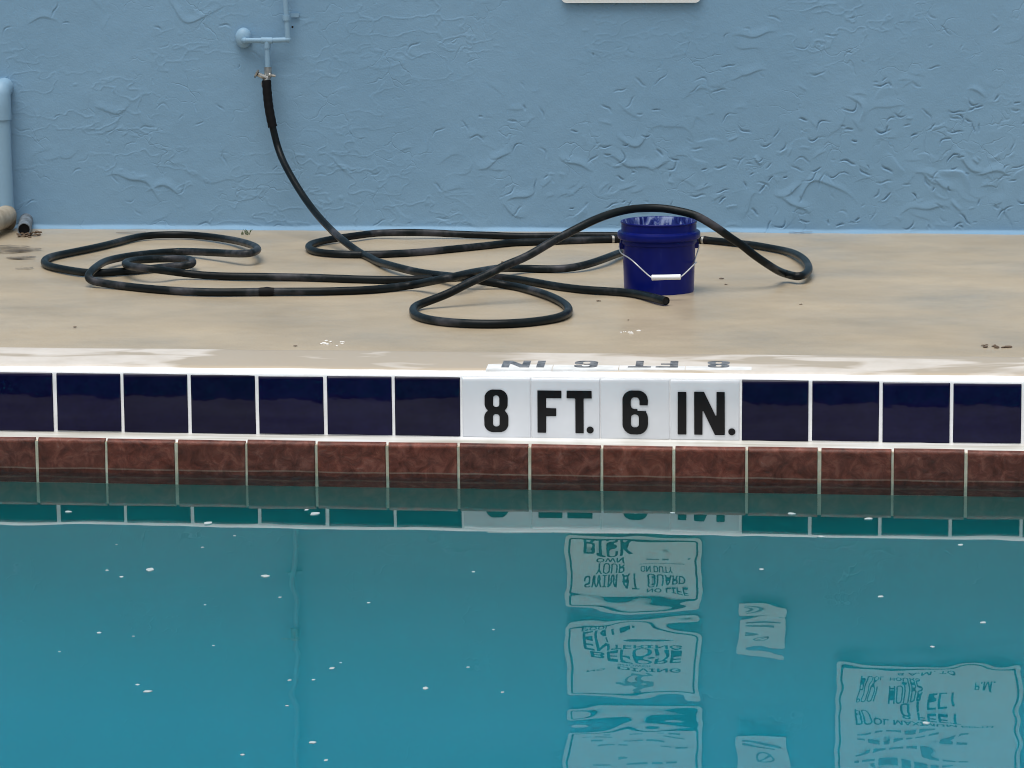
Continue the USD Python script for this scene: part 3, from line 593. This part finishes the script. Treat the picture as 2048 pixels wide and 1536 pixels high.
def blot(cx, cyy, rx, ry, seed, n=40):
    q = random.Random(seed); ph = [q.uniform(0, 6.28) for _ in range(5)]
    return Polygon([(cx + rx * (1 + 0.16 * sum(math.sin((k + 2) * t + ph[k]) / (k + 1) for k in range(5))) * math.cos(t), cyy + ry * (1 + 0.16 * sum(math.cos((k + 2) * t + ph[k]) / (k + 1) for k in range(5))) * math.sin(t)) for t in np.linspace(0, 2 * math.pi, n)[:-1]])
def on_deck(v, lift=0.0035): return np.c_[v[:, 0], v[:, 1], gz(v[:, 1]) + lift + v[:, 2]]
for c, rx, ry, sd_ in (((-1.8153, 2.3577, -0.0416), 0.075, 0.10, 4), ((-1.7218, 2.1402, -0.0372), 0.05, 0.03, 5), ((-1.6451, 1.8821, -0.0320), 0.03, 0.02, 6)):
    obj('rust_stain', flat(blot(c[0], c[1], rx, ry, sd_), 0.0004, on_deck), m_stain, smooth=False, label={4: 'large brown rust stain under the drain pipe foot', 5: 'dark wet stain on the deck by the hose loop', 6: 'small dark stain on the deck nearest the hose loop'}[sd_], cat='stain')
wd = []
wc = vp((-1.2009, 2.8252, -0.0509))
for k in range(16):
    a = rg.uniform(0, 6.28); L = rg.uniform(0.007, 0.017); b = wc + (rg.uniform(-0.014, 0.014), rg.uniform(-0.006, 0.006), 0)
    e = b + (math.cos(a) * L * 0.7, math.sin(a) * L * 0.4 - 0.004, L)
    wd.append(tube([b, 0.5 * (b + e) + (0, 0, 0.003), e], [0.0012, 0.001, 0.0004], 4))
weed = thing('weed', 'tiny green weed in the crack at the foot of the wall', 'weed')
obj('stem', joined(*wd[:6]), m_weed, weed); obj('leaves', joined(*wd[6:]), m_weed, weed)

deck_p = stage.GetPrimAtPath('/World/deck')
for (a_, b_), n_ in (((((-0.0224, 2.8912, -0.0522)), ((0.0497, 2.8809, -0.0520))), 1), ((((0.4512, 2.9465, -0.0533)), ((0.5142, 2.9572, -0.0535))), 2), ((((-1.6011, 2.8319, -0.0510)), ((-1.5195, 2.8511, -0.0514))), 3), ((((-0.8890, 2.7994, -0.0504)), ((-0.8335, 2.7882, -0.0502))), 4)):
    a_, b_ = np.array(a_), np.array(b_); q_ = random.Random(n_)
    ln = LineString([tuple((a_ + (b_ - a_) * t)[:2] + (0, q_.uniform(-0.006, 0.006))) for t in np.linspace(0, 1, 7)]).buffer(0.0045)
    obj('crack', flat(ln, 0.0004, on_deck), m_leaf, deck_p, smooth=False)

# ------------------------------------------------------------------ bucket
bc = vp((0.1690, 1.4796, -0.0240)); bc[2] = float(gz(bc[1]))
bk = thing('bucket', 'navy blue plastic bucket with a wire handle and white grip', 'bucket', bc)
HB = 0.186
prof = [(0, 0.003), (0.086, 0.003), (0.0905, 0.0), (0.0915, 0.004), (0.0955, 0.128), (0.0985, 0.130), (0.0995, 0.134), (0.0988, 0.139), (0.1065, 0.143), (0.1085, 0.147), (0.1085, 0.157), (0.1065, 0.1605), (0.1000, 0.1625), (0.0985, 0.165), (0.0985, 0.182),
        (0.1002, 0.1835), (0.1005, 0.186), (0.0985, 0.1875), (0.0960, 0.1865), (0.0950, 0.180), (0.0905, 0.02), (0.088, 0.008), (0, 0.008)]
obj('body', lathe(prof[:19], 72), m_bucket, bk, smooth=35)
obj('inner_wall', lathe(prof[18:], 72), m_inner, bk, smooth=35)
EA = math.radians(10)
for s in (-1, 1):
    e_ = joined(cyl((s * 0.092, 0, 0.122), (s * 0.104, 0, 0.122), 0.009, 16), bx(s * 0.0985 - 0.003, -0.010, 0.122, s * 0.0985 + 0.003, 0.010, 0.145))
    e_.apply_transform(trimesh.transformations.rotation_matrix(EA, (0, 0, 1)))
    obj('ear', e_, m_bucket, bk)
A = lambda p: vp(p) - bc
gl, gr_ = A((0.1647, 1.2900, 0.0393)), A((0.2406, 1.2900, 0.0418))
ex, ey = 0.1045 * math.cos(EA), 0.1045 * math.sin(EA)
wire = np.vstack([spline([(-ex, -ey, 0.122), (-ex + 0.002, -ey - 0.006, 0.112), A((0.1089, 1.3250, 0.0809)), A((0.1407, 1.3000, 0.0572)), gl], 0.004), spline([gr_, A((0.2576, 1.3050, 0.0561)), A((0.2748, 1.3350, 0.0716)), (ex - 0.008, ey - 0.028, 0.085), (ex, ey - 0.008, 0.112), (ex, ey, 0.122)], 0.004)])
obj('wire_handle', tube(wire, 0.0017, 8), m_wire, bk)
gd = gr_ - gl
obj('grip', tube([gl + gd * t + (0, -0.003, 0) for t in (0, 0.02, 0.06, 0.5, 0.94, 0.98, 1)], [0.005, 0.0075, 0.0072, 0.0068, 0.0072, 0.0075, 0.005], 14), m_grip, bk)

# ------------------------------------------------------------------ hose
HR = 0.0108
path = [
    (-1.1471, 2.9350, 0.4066), (-1.1439, 2.9300, 0.3658), (-1.1377, 2.9250, 0.3173), (-1.1284, 2.9200, 0.2718), (-1.1108, 2.9100, 0.2069), (-1.0632, 2.8300, 0.1390), (-0.9925, 2.7200, 0.0681), (-0.9058, 2.5500, 0.0183), (-0.8144, 2.3600, -0.0119), (-0.7161, 2.1600, -0.0287),
    (-0.5953, 1.8461, -0.0113), (-0.4970, 1.6977, -0.0084), (-0.4042, 1.5715, 0.0002), (-0.3461, 1.4903, 0.0058), (-0.2926, 1.4880, -0.0022), (-0.2405, 1.4968, -0.0123), (-0.1628, 1.4006, -0.0114), (-0.0905, 1.2563, -0.0085), (-0.0397, 1.1052, -0.0055), (-0.0184, 0.9868, -0.0031),
    (-0.0221, 0.8795, -0.0010), (-0.0562, 0.7962, 0.0007), (-0.1111, 0.7408, 0.0018), (-0.1816, 0.7173, 0.0023), (-0.2628, 0.7304, 0.0020), (-0.3353, 0.7819, 0.0010), (-0.3861, 0.8741, -0.0009), (-0.4081, 0.9804, -0.0030), (-0.4024, 1.0624, -0.0016),
    (-0.3419, 1.1150, 0.0175), (-0.2976, 1.1500, 0.0373), (-0.2493, 1.1850, 0.0572), (-0.2071, 1.2150, 0.0766), (-0.1613, 1.2450, 0.0936), (-0.1214, 1.2700, 0.1139), (-0.0846, 1.2950, 0.1342), (-0.0475, 1.3200, 0.1521), (-0.0045, 1.3500, 0.1720), (0.0382, 1.3900, 0.1869),
    (0.0846, 1.4300, 0.1960), (0.1313, 1.4650, 0.1978), (0.1803, 1.4750, 0.1958), (0.2212, 1.4700, 0.1901), (0.2663, 1.4600, 0.1797), (0.2950, 1.4600, 0.1647), (0.3270, 1.4700, 0.1427), (0.3554, 1.4900, 0.1186), (0.3836, 1.5100, 0.0965), (0.4088, 1.5300, 0.0729), (0.4376, 1.5600, 0.0472),
    (0.4674, 1.6000, 0.0214), (0.4933, 1.7074, -0.0065), (0.5246, 1.6578, -0.0056), (0.5457, 1.7337, -0.0071), (0.5460, 1.8745, -0.0099), (0.5281, 2.0607, -0.0156), (0.4944, 2.2450, -0.0233), (0.4516, 2.3845, -0.0311), (0.4021, 2.4607, -0.0326), (0.3539, 2.5248, -0.0339),
    (0.3048, 2.5693, -0.0348), (0.2537, 2.6142, -0.0357), (0.1957, 2.6453, -0.0363), (0.0792, 2.6595, -0.0366), (-0.0390, 2.6528, -0.0365), (-0.1168, 2.6275, -0.0360), (-0.1899, 2.6013, -0.0354), (-0.2792, 2.5631, -0.0347), (-0.3510, 2.5317, -0.0340), (-0.4001, 2.4745, -0.0329), (-0.4649, 2.3969, -0.0313),
    (-0.5296, 2.3256, -0.0299), (-0.5935, 2.2642, -0.0287), (-0.6666, 2.2210, -0.0278), (-0.7291, 2.2044, -0.0275), (-0.8116, 2.2124, -0.0276), (-0.8767, 2.2606, -0.0286), (-0.9177, 2.3505, -0.0304), (-0.9319, 2.4302, -0.0320), (-0.9239, 2.5193, -0.0338), (-0.8800, 2.6129, -0.0337), (-0.8333, 2.6593, -0.0316),
    (-0.7816, 2.7334, -0.0331), (-0.7112, 2.7210, -0.0288), (-0.6286, 2.7374, -0.0311), (-0.5256, 2.7380, -0.0352), (-0.4229, 2.7271, -0.0369), (-0.3541, 2.7191, -0.0378), (-0.2042, 2.7374, -0.0381), (-0.0917, 2.7551, -0.0385), (-0.0092, 2.7385, -0.0382), (0.0842, 2.4116, -0.0086), (0.1129, 2.2668, -0.0057), (0.0798, 2.2877, -0.0202),
    (0.0271, 2.2998, -0.0264), (-0.0050, 2.1795, -0.0180), (-0.0372, 1.9967, -0.0123), (-0.0800, 1.8949, -0.0143), (-0.1290, 1.8618, -0.0176), (-0.2178, 1.8649, -0.0187), (-0.2753, 1.7598, -0.0036), (-0.3048, 1.5846, 0.0139), (-0.3357, 1.4342, 0.0249), (-0.3749, 1.3536, 0.0245), (-0.4321, 1.4012, 0.0076), (-0.4905, 1.4533, -0.0095),
    (-0.5674, 1.3908, -0.0112), (-0.6357, 1.3539, -0.0105), (-0.7208, 1.3322, -0.0100), (-0.8094, 1.3232, -0.0099), (-0.9538, 1.3010, -0.0094), (-1.0531, 1.3107, -0.0096), (-1.1612, 1.3581, -0.0106), (-1.2587, 1.4235, -0.0119), (-1.3234, 1.4615, -0.0096), (-1.3556, 1.4770, -0.0039), (-1.3637, 1.4886, 0.0018),
    (-1.3666, 1.5240, 0.0091), (-1.3884, 1.7053, 0.0035), (-1.4089, 1.9202, -0.0108), (-1.3839, 2.0339, -0.0151), (-1.3392, 2.1493, -0.0214), (-1.2843, 2.2251, -0.0259), (-1.1799, 2.1551, -0.0175), (-1.0885, 2.0564, -0.0075), (-1.0324, 2.0059, -0.0005), (-1.0197, 2.0578, -0.0016), (-1.0426, 2.1902, -0.0082), (-1.0931, 2.3353, -0.0171),
    (-1.1824, 2.5204, -0.0288), (-1.2816, 2.6410, -0.0342), (-1.3662, 2.6861, -0.0351), (-1.4391, 2.6748, -0.0349), (-1.4847, 2.6318, -0.0350), (-1.5220, 2.4712, -0.0328), (-1.5577, 2.3132, -0.0297), (-1.5973, 2.1789, -0.0270), (-1.6194, 2.0807, -0.0250), (-1.6095, 1.9738, -0.0229), (-1.5746, 1.8767, -0.0209), (-1.5200, 1.8021, -0.0194),
    (-1.4506, 1.7333, -0.0181), (-1.4006, 1.7068, -0.0175), (-1.3481, 1.7337, -0.0181), (-1.2911, 1.7850, -0.0191), (-1.2376, 1.8546, -0.0205), (-1.1913, 1.8766, -0.0189), (-1.1659, 1.8712, -0.0138), (-1.1672, 1.8976, -0.0104), (-1.1986, 1.9578, -0.0116), (-1.2660, 1.9840, -0.0141), (-1.3102, 1.9449, -0.0113), (-1.3331, 1.8709, -0.0058),
    (-1.3250, 1.7575, 0.0024), (-1.2839, 1.6530, 0.0085), (-1.2337, 1.5973, 0.0117), (-1.1982, 1.5986, 0.0076), (-1.1615, 1.6624, -0.0076), (-1.0954, 1.6703, -0.0158), (-0.9905, 1.6504, -0.0164), (-0.8753, 1.6461, -0.0163), (-0.7745, 1.6351, -0.0161), (-0.6469, 1.6076, -0.0156), (-0.5548, 1.6009, -0.0154), (-0.4813, 1.6180, -0.0158),
    (-0.4088, 1.6523, -0.0164), (-0.3336, 1.6800, -0.0170), (-0.2634, 1.6615, -0.0166), (-0.1857, 1.5868, -0.0151), (-0.0875, 1.4708, -0.0128), (0.0022, 1.4048, -0.0115), (0.0841, 1.3682, -0.0108), (0.1388, 1.3052, -0.0085), (0.1785, 1.2288, -0.0050), (0.2106, 1.1771, -0.0049)]
hp = spline(path, 0.007)
hp[:, 2] = np.maximum(hp[:, 2], gz(hp[:, 1]) + HR * 0.97)
HR_ = HR * (1 + 0.03 * np.sin(np.arange(len(hp)) * 0.9))
hose = thing('garden_hose', 'long black green garden hose looped over the deck and bucket', 'hose')
obj('tube', tube(hp, HR, 14, cap=False), m_hose, hose, smooth=True)
def near(p): return int(np.argmin(np.linalg.norm(hp - np.asarray(p), axis=1)))
k1 = near((-1.1284, 2.9200, 0.2718))
obj('sleeve', tube(np.vstack([hp[0] + (hp[0] - hp[1]) * 0.5, hp[:k1 + 1]]), np.r_[0.0135, 0.0145, 0.0140 + 0.0006 * np.sin(np.arange(k1) * 2.1)], 14), m_rubber, hose, label='thick black rubber sleeve at the tap end')
for q in ((-0.0552, 2.6519, -0.0364), (0.2123, 2.6394, -0.0362)):
    k = near(q)
    obj('coupling', tube(hp[k - 2:k + 3], [HR * 1.02, HR * 1.12, HR * 1.16, HR * 1.12, HR * 1.02], 14), m_rubber, hose)
    cp = obj('coupling_ring', tube(hp[k:k + 2], HR * 1.2, 14), m_metal, hose)
k = near((-0.8461, 1.3208, -0.0098))
obj('splice', tube(hp[k - 3:k + 4], HR * np.array([1.0, 1.06, 1.16, 1.22, 1.14, 1.10, 1.0]), 12), m_rubber, hose, label='lumpy black splice on the front strand')
e, ed = hp[-1], hp[-1] - hp[-3]; ed /= np.linalg.norm(ed)
obj('hose_mouth', joined(tube([e - ed * 0.001, e + ed * 0.001], HR * 0.99, 14, cap=False), tube([e - ed * 0.004, e - ed * 0.003, e - ed * 0.002], HR * 0.86, 14)), m_dark, hose)

# ------------------------------------------------------------------ signs on the wall
def plate(x0, x1, z0, z1, r=0.018, t=0.004):
    return flat(rr(x0, z0, x1, z1, r), t, lambda v: np.c_[v[:, 0], W - 0.012 - v[:, 2], v[:, 1]])
def text_on(s, x0, x1, zc, h, m, parent, bold=True):
    g = meshkit.text_mesh(s, h, 0.0008, bold=bold)
    b = g.bounds; v = np.array(g.vertices)
    v[:, 0] = x0 + (v[:, 0] - b[0][0]) * (x1 - x0) / (b[1][0] - b[0][0]); v[:, 1] = zc - h / 2 + v[:, 1]
    g.vertices = np.c_[v[:, 0], W - 0.0162 - v[:, 2], v[:, 1]]
    obj('lettering', g, m, parent, smooth=False)
def shape_on(g, m, parent, name='pictogram', kind=None):
    obj(name, flat(g, 0.0008, lambda v: np.c_[v[:, 0], W - 0.0162 - v[:, 2], v[:, 1]]), m, parent, smooth=False, kind=kind)
def border(x0, x1, z0, z1, parent, off=0.012, w=0.006, r=0.012):
    a = rr(x0 + off, z0 + off, x1 - off, z1 - off, r); shape_on(a.difference(a.buffer(-w)), m_ink, parent, 'border')

SX0, SX1 = -0.243, 0.180
s1 = thing('pool_sign', 'white wall sign reading SWIM AT YOUR OWN RISK, lowest in its column', 'sign')
obj('plate', plate(SX0, SX1, 0.642, 0.870), m_sign, s1); border(SX0, SX1, 0.642, 0.870, s1)
for t, z, x1, h in (('SWIM AT', 0.790, -0.012, 0.036), ('YOUR', 0.745, -0.055, 0.034), ('OWN', 0.705, -0.055, 0.026), ('RISK', 0.670, -0.03, 0.026)):
    text_on(t, SX0 + (0.058 if t in ('SWIM AT', 'RISK') else 0.095), x1, z, h, m_ink, s1)
for t, z, x0, x1, h in (('NO LIFE', 0.818, 0.012, 0.138, 0.026), ('GUARD', 0.784, 0.014, 0.13, 0.020), ('ON DUTY', 0.752, -0.005, 0.09, 0.020)):
    text_on(t, x0, x1, z, h, m_ink, s1)
shape_on(unary_union([sbox(-0.01, 0.7205, 0.13, 0.7235), sbox(0.01, 0.690, 0.05, 0.695), sbox(0.06, 0.688, 0.08, 0.698), sbox(0.14, 0.69, 0.148, 0.698)]), m_grey_ink, s1, 'fine_print', 'stuff')
s2 = thing('pool_sign', 'white wall sign with a diver symbol above DIVING, second in its column', 'sign')
obj('plate', plate(SX0, SX1, 0.905, 1.185), m_sign, s2); border(SX0, SX1, 0.905, 1.185, s2)
for t, z, x0, x1, h, m in (('POOL', 0.934, -0.19, -0.10, 0.026, m_ink), ('ENTERING', 0.972, -0.185, 0.118, 0.036, m_ink), ('BEFORE', 1.014, -0.17, 0.118, 0.036, m_ink), ('SHOWER', 1.050, -0.085, 0.02, 0.016, m_grey_ink), ('DIVING', 1.084, -0.085, 0.118, 0.026, m_ink), ('NO', 1.090, -0.185, -0.125, 0.014, m_ink)):
    text_on(t, x0, x1, z, h, m, s2)
diver = unary_union([Point(-0.022, 1.163).buffer(0.011), LineString([(-0.03, 1.15), (-0.01, 1.135), (-0.045, 1.118)]).buffer(0.007), LineString([(-0.01, 1.135), (0.02, 1.128), (0.008, 1.112)]).buffer(0.006), LineString([(-0.085, 1.125), (-0.06, 1.130), (-0.035, 1.124)]).buffer(0.003)])
shape_on(diver, m_grey_ink, s2)
s3 = thing('pool_sign', 'white wall sign with faint small print, highest in its column', 'sign')
obj('plate', plate(SX0, SX1, 1.225, 1.60), m_sign, s3); border(SX0, SX1, 1.225, 1.60, s3)
lines = []
q = random.Random(8)
for z in (1.262, 1.285, 1.315, 1.345, 1.375, 1.41, 1.445, 1.48, 1.515, 1.55):
    x = SX0 + 0.05
    while x < SX1 - 0.08:
        w = q.uniform(0.02, 0.06)
        if q.random() < 0.6: lines.append(sbox(x, z - 0.005, x + w, z + q.uniform(-0.001, 0.006)))
        x += w + 0.012
shape_on(unary_union(lines), m_grey_ink, s3, 'fine_print', 'stuff')
BX0, BX1 = 0.600, 1.165
s4 = thing('pool_sign', 'large white wall sign reading POOL MAXIMUM DEPTH, right of the small plaques', 'sign')
obj('plate', plate(BX0, BX1, 1.040, 1.75), m_sign, s4); border(BX0, BX1, 1.040, 1.75, s4)
for t, z, x0, x1, h, m in (('8 A.M. TO', 1.085, 0.79, 0.97, 0.022, m_ink), ('POOL', 1.130, 0.67, 0.74, 0.032, m_ink), ('HOURS', 1.142, 0.765, 0.86, 0.032, m_ink), ('P.M.', 1.118, 1.03, 1.09, 0.024, m_ink), ('8 FEET', 1.178, 0.80, 0.97, 0.034, m_ink),
                           ('POOL MAXIMUM DEPTH', 1.222, 0.665, 1.085, 0.024, m_ink)):
    text_on(t, x0, x1, z, h, m, s4)
lines = []
for z in (1.262, 1.285, 1.315, 1.345, 1.40, 1.43, 1.46, 1.50, 1.54, 1.58, 1.62):
    x = BX0 + 0.07
    while x < BX1 - 0.1 - 0.2 * q.random():
        w = q.uniform(0.012, 0.05); lines.append(sbox(x, z - 0.006, x + w, z + q.uniform(-0.002, 0.005))); x += w + 0.010
shape_on(unary_union(lines), m_grey_ink, s4, 'fine_print', 'stuff')
for (x0, x1, z0, z1), lab in (((0.296, 0.436, 0.865, 1.005), 'small white plaque with a grey symbol, lower of the two'), ((0.290, 0.442, 1.275, 1.42), 'small white plaque with a grey symbol, upper of the two')):
    p = thing('wall_plaque', lab, 'plaque')
    obj('plate', plate(x0, x1, z0, z1, 0.006), m_sign, p)
    cx, cz_ = (x0 + x1) / 2, (z0 + z1) / 2
    shape_on(unary_union([Point(cx, cz_ + 0.012).buffer(0.026).difference(Point(cx, cz_ + 0.012).buffer(0.020)), LineString([(cx - 0.018, cz_ + 0.03), (cx + 0.018, cz_ - 0.006)]).buffer(0.003), sbox(x0 + 0.018, z0 + 0.018, x1 - 0.018, z0 + 0.024), sbox(x0 + 0.018, z0 + 0.032, x1 - 0.04, z0 + 0.037)]), m_grey_ink, p)

# ------------------------------------------------------------------ foam flecks on the water, bits on the deck
SC = 7000.0
def water_z(x, y): return WATER + 0.0002
flecks = [((-0.8785, -0.7024, -0.1800), 15), ((-0.5672, -0.7935, -0.1800), 22), ((-0.3671, -0.6838, -0.1800), 24), ((-0.3917, -0.6452, -0.1800), 11), ((-0.4896, -0.9083, -0.1800), 7), ((-0.5312, -1.0191, -0.1800), 8), ((-0.7065, -1.0050, -0.1800), 5), ((-0.6707, -1.2358, -0.1800), 8), ((-0.6302, -1.2886, -0.1800), 10), ((-0.5897, -1.2250, -0.1800), 20), ((-0.3592, -1.2627, -0.1800), 20),
    ((-0.2996, -1.4326, -0.1800), 8), ((-0.1303, -1.4631, -0.1800), 8), ((-0.4250, -1.5029, -0.1800), 6), ((-0.5676, -1.7301, -0.1800), 11), ((-0.5009, -1.7505, -0.1800), 7), ((-0.3465, -1.8071, -0.1800), 7), ((-0.6032, -1.8714, -0.1800), 7), ((-0.1146, -1.9457, -0.1800), 14), ((-0.1322, -2.0248, -0.1800), 10), ((-0.1715, -2.0315, -0.1800), 10), ((-0.4179, -2.0821, -0.1800), 10), ((-0.3911, -2.1257, -0.1800), 22),
    ((0.1132, -1.9198, -0.1800), 9), ((0.0618, -2.0645, -0.1800), 14), ((-0.1456, -2.1943, -0.1800), 9), ((-0.0652, -2.4112, -0.1800), 17), ((-0.1605, -2.4884, -0.1800), 12), ((-0.0272, -2.5077, -0.1800), 11), ((0.0271, -1.1935, -0.1800), 9), ((0.1227, -1.6509, -0.1800), 7), ((-0.1066, -1.9072, -0.1800), 6), ((0.6029, -0.6102, -0.1800), 17), ((0.7596, -0.6480, -0.1800), 20), ((0.6699, -0.8282, -0.1800), 16),
    ((0.9424, -0.8814, -0.1800), 14), ((0.5678, -1.1291, -0.1800), 13), ((0.7950, -1.3403, -0.1800), 15), ((0.9780, -1.5282, -0.1800), 16), ((0.8898, -1.7116, -0.1800), 11), ((0.8806, -2.2140, -0.1800), 16), ((0.1914, -2.0795, -0.1800), 8), ((0.3611, -0.6185, -0.1800), 12)]
rf = random.Random(21)
own = {0: 'white foam fleck at the waterline under the second navy tile from the left', 1: 'big white foam clump on the water under the fourth navy tile from the left', 2: 'biggest white foam clump, touching the reflected tile edge left of centre',
       21: None, 9: 'bright white foam fleck well left of the reflected pipe, upper water', 10: 'bright white foam fleck just left of the reflected pipe', 18: 'white foam fleck right of the reflected pipe, mid water', 22: 'bright white foam fleck in the lower left water',
       24: 'white foam fleck midway between the reflected pipe and the reflected signs', 26: 'white foam fleck near the bottom edge by the reflected pipe', 32: 'white foam fleck at the waterline right of the lettered tiles', 33: 'white foam fleck under the second navy tile from the right',
       34: 'white foam fleck just below the reflected tiles at the right', 35: 'white foam fleck under the rightmost navy tile', 36: 'white foam fleck above the reflected small plaque', 37: 'white foam fleck above the reflected large sign at its left', 38: 'white foam fleck above the reflected large sign at its right',
       40: 'white foam fleck lying over the reflected large sign', 42: 'white foam fleck at the reflected IN. tile'}
for fi, ((x, y, z), w) in enumerate(flecks):
    wd_ = w / SC * (y + 7.6) * 0.41
    g = blot(0, 0, wd_, wd_ * rf.uniform(0.9, 1.6), rf.randrange(9999), 18)
    m = trimesh.creation.extrude_polygon(g, 0.0016 if w > 14 else 0.001, engine='earcut')
    m.apply_translation((x, y, WATER - 0.0002))
    o = obj('foam_fleck', m, m_foam, smooth=False, label=own.get(fi) or 'tiny white foam fleck among many dotted over the open pool water', cat='foam', group='foam flecks on the pool')
def crumbs(c, n, spread, size, m, name, label, group, cat, sq=1.0):
    for _ in range(n):
        b = trimesh.creation.icosphere(1, 1.0)
        b.vertices *= np.array([rf.uniform(0.6, 1.5), rf.uniform(0.6, 1.5), 0.5 * sq]) * size * rf.uniform(0.5, 1.2)
        b.vertices += (meshkit.noise(b.vertices * 300 + rf.random() * 50)[:, None] - 0.5) * size * 0.4
        x, y = c[0] + rf.gauss(0, spread[0]), c[1] + rf.gauss(0, spread[1])
        b.apply_translation((x, y, gz(y) + size * 0.3))
        obj(name, b, m, smooth=False, label=label, cat=cat, group=group)
crumbs((-0.5272, 0.4076, -0.0026), 9, (0.028, 0.03), 0.0038, m_crumb, 'plaster_crumb', 'tiny white crumb on the deck left of the front hose loop', 'white crumbs on the deck at the left', 'crumb')
crumbs((0.1686, 0.6594, -0.0076), 7, (0.016, 0.02), 0.0036, m_crumb, 'plaster_crumb', 'tiny white crumb on the deck in front of the bucket', 'white crumbs on the deck before the bucket', 'crumb')
crumbs((1.0217, 0.4749, -0.0039), 9, (0.025, 0.016), 0.007, m_leaf, 'leaf_scrap', 'brown leaf scrap on the coping edge at the right', 'leaf scraps at the right', 'leaf', 0.5)
for c in ((0.3156, 1.7676, -0.0298), (0.3357, 1.6332, -0.0271), (0.5508, 1.2213, -0.0188), (-0.3244, 2.1231, -0.0369), (0.0306, 1.2587, -0.0196), (0.1402, 0.8889, -0.0122), (-0.5974, 0.3683, -0.0018), (-1.1976, 0.6654, -0.0077)):
    crumbs(c, 1, (0, 0), 0.006, m_leaf, 'leaf_scrap', 'single tiny dark leaf scrap lying on the beige deck', 'dark scraps scattered on the deck', 'leaf', 0.3)
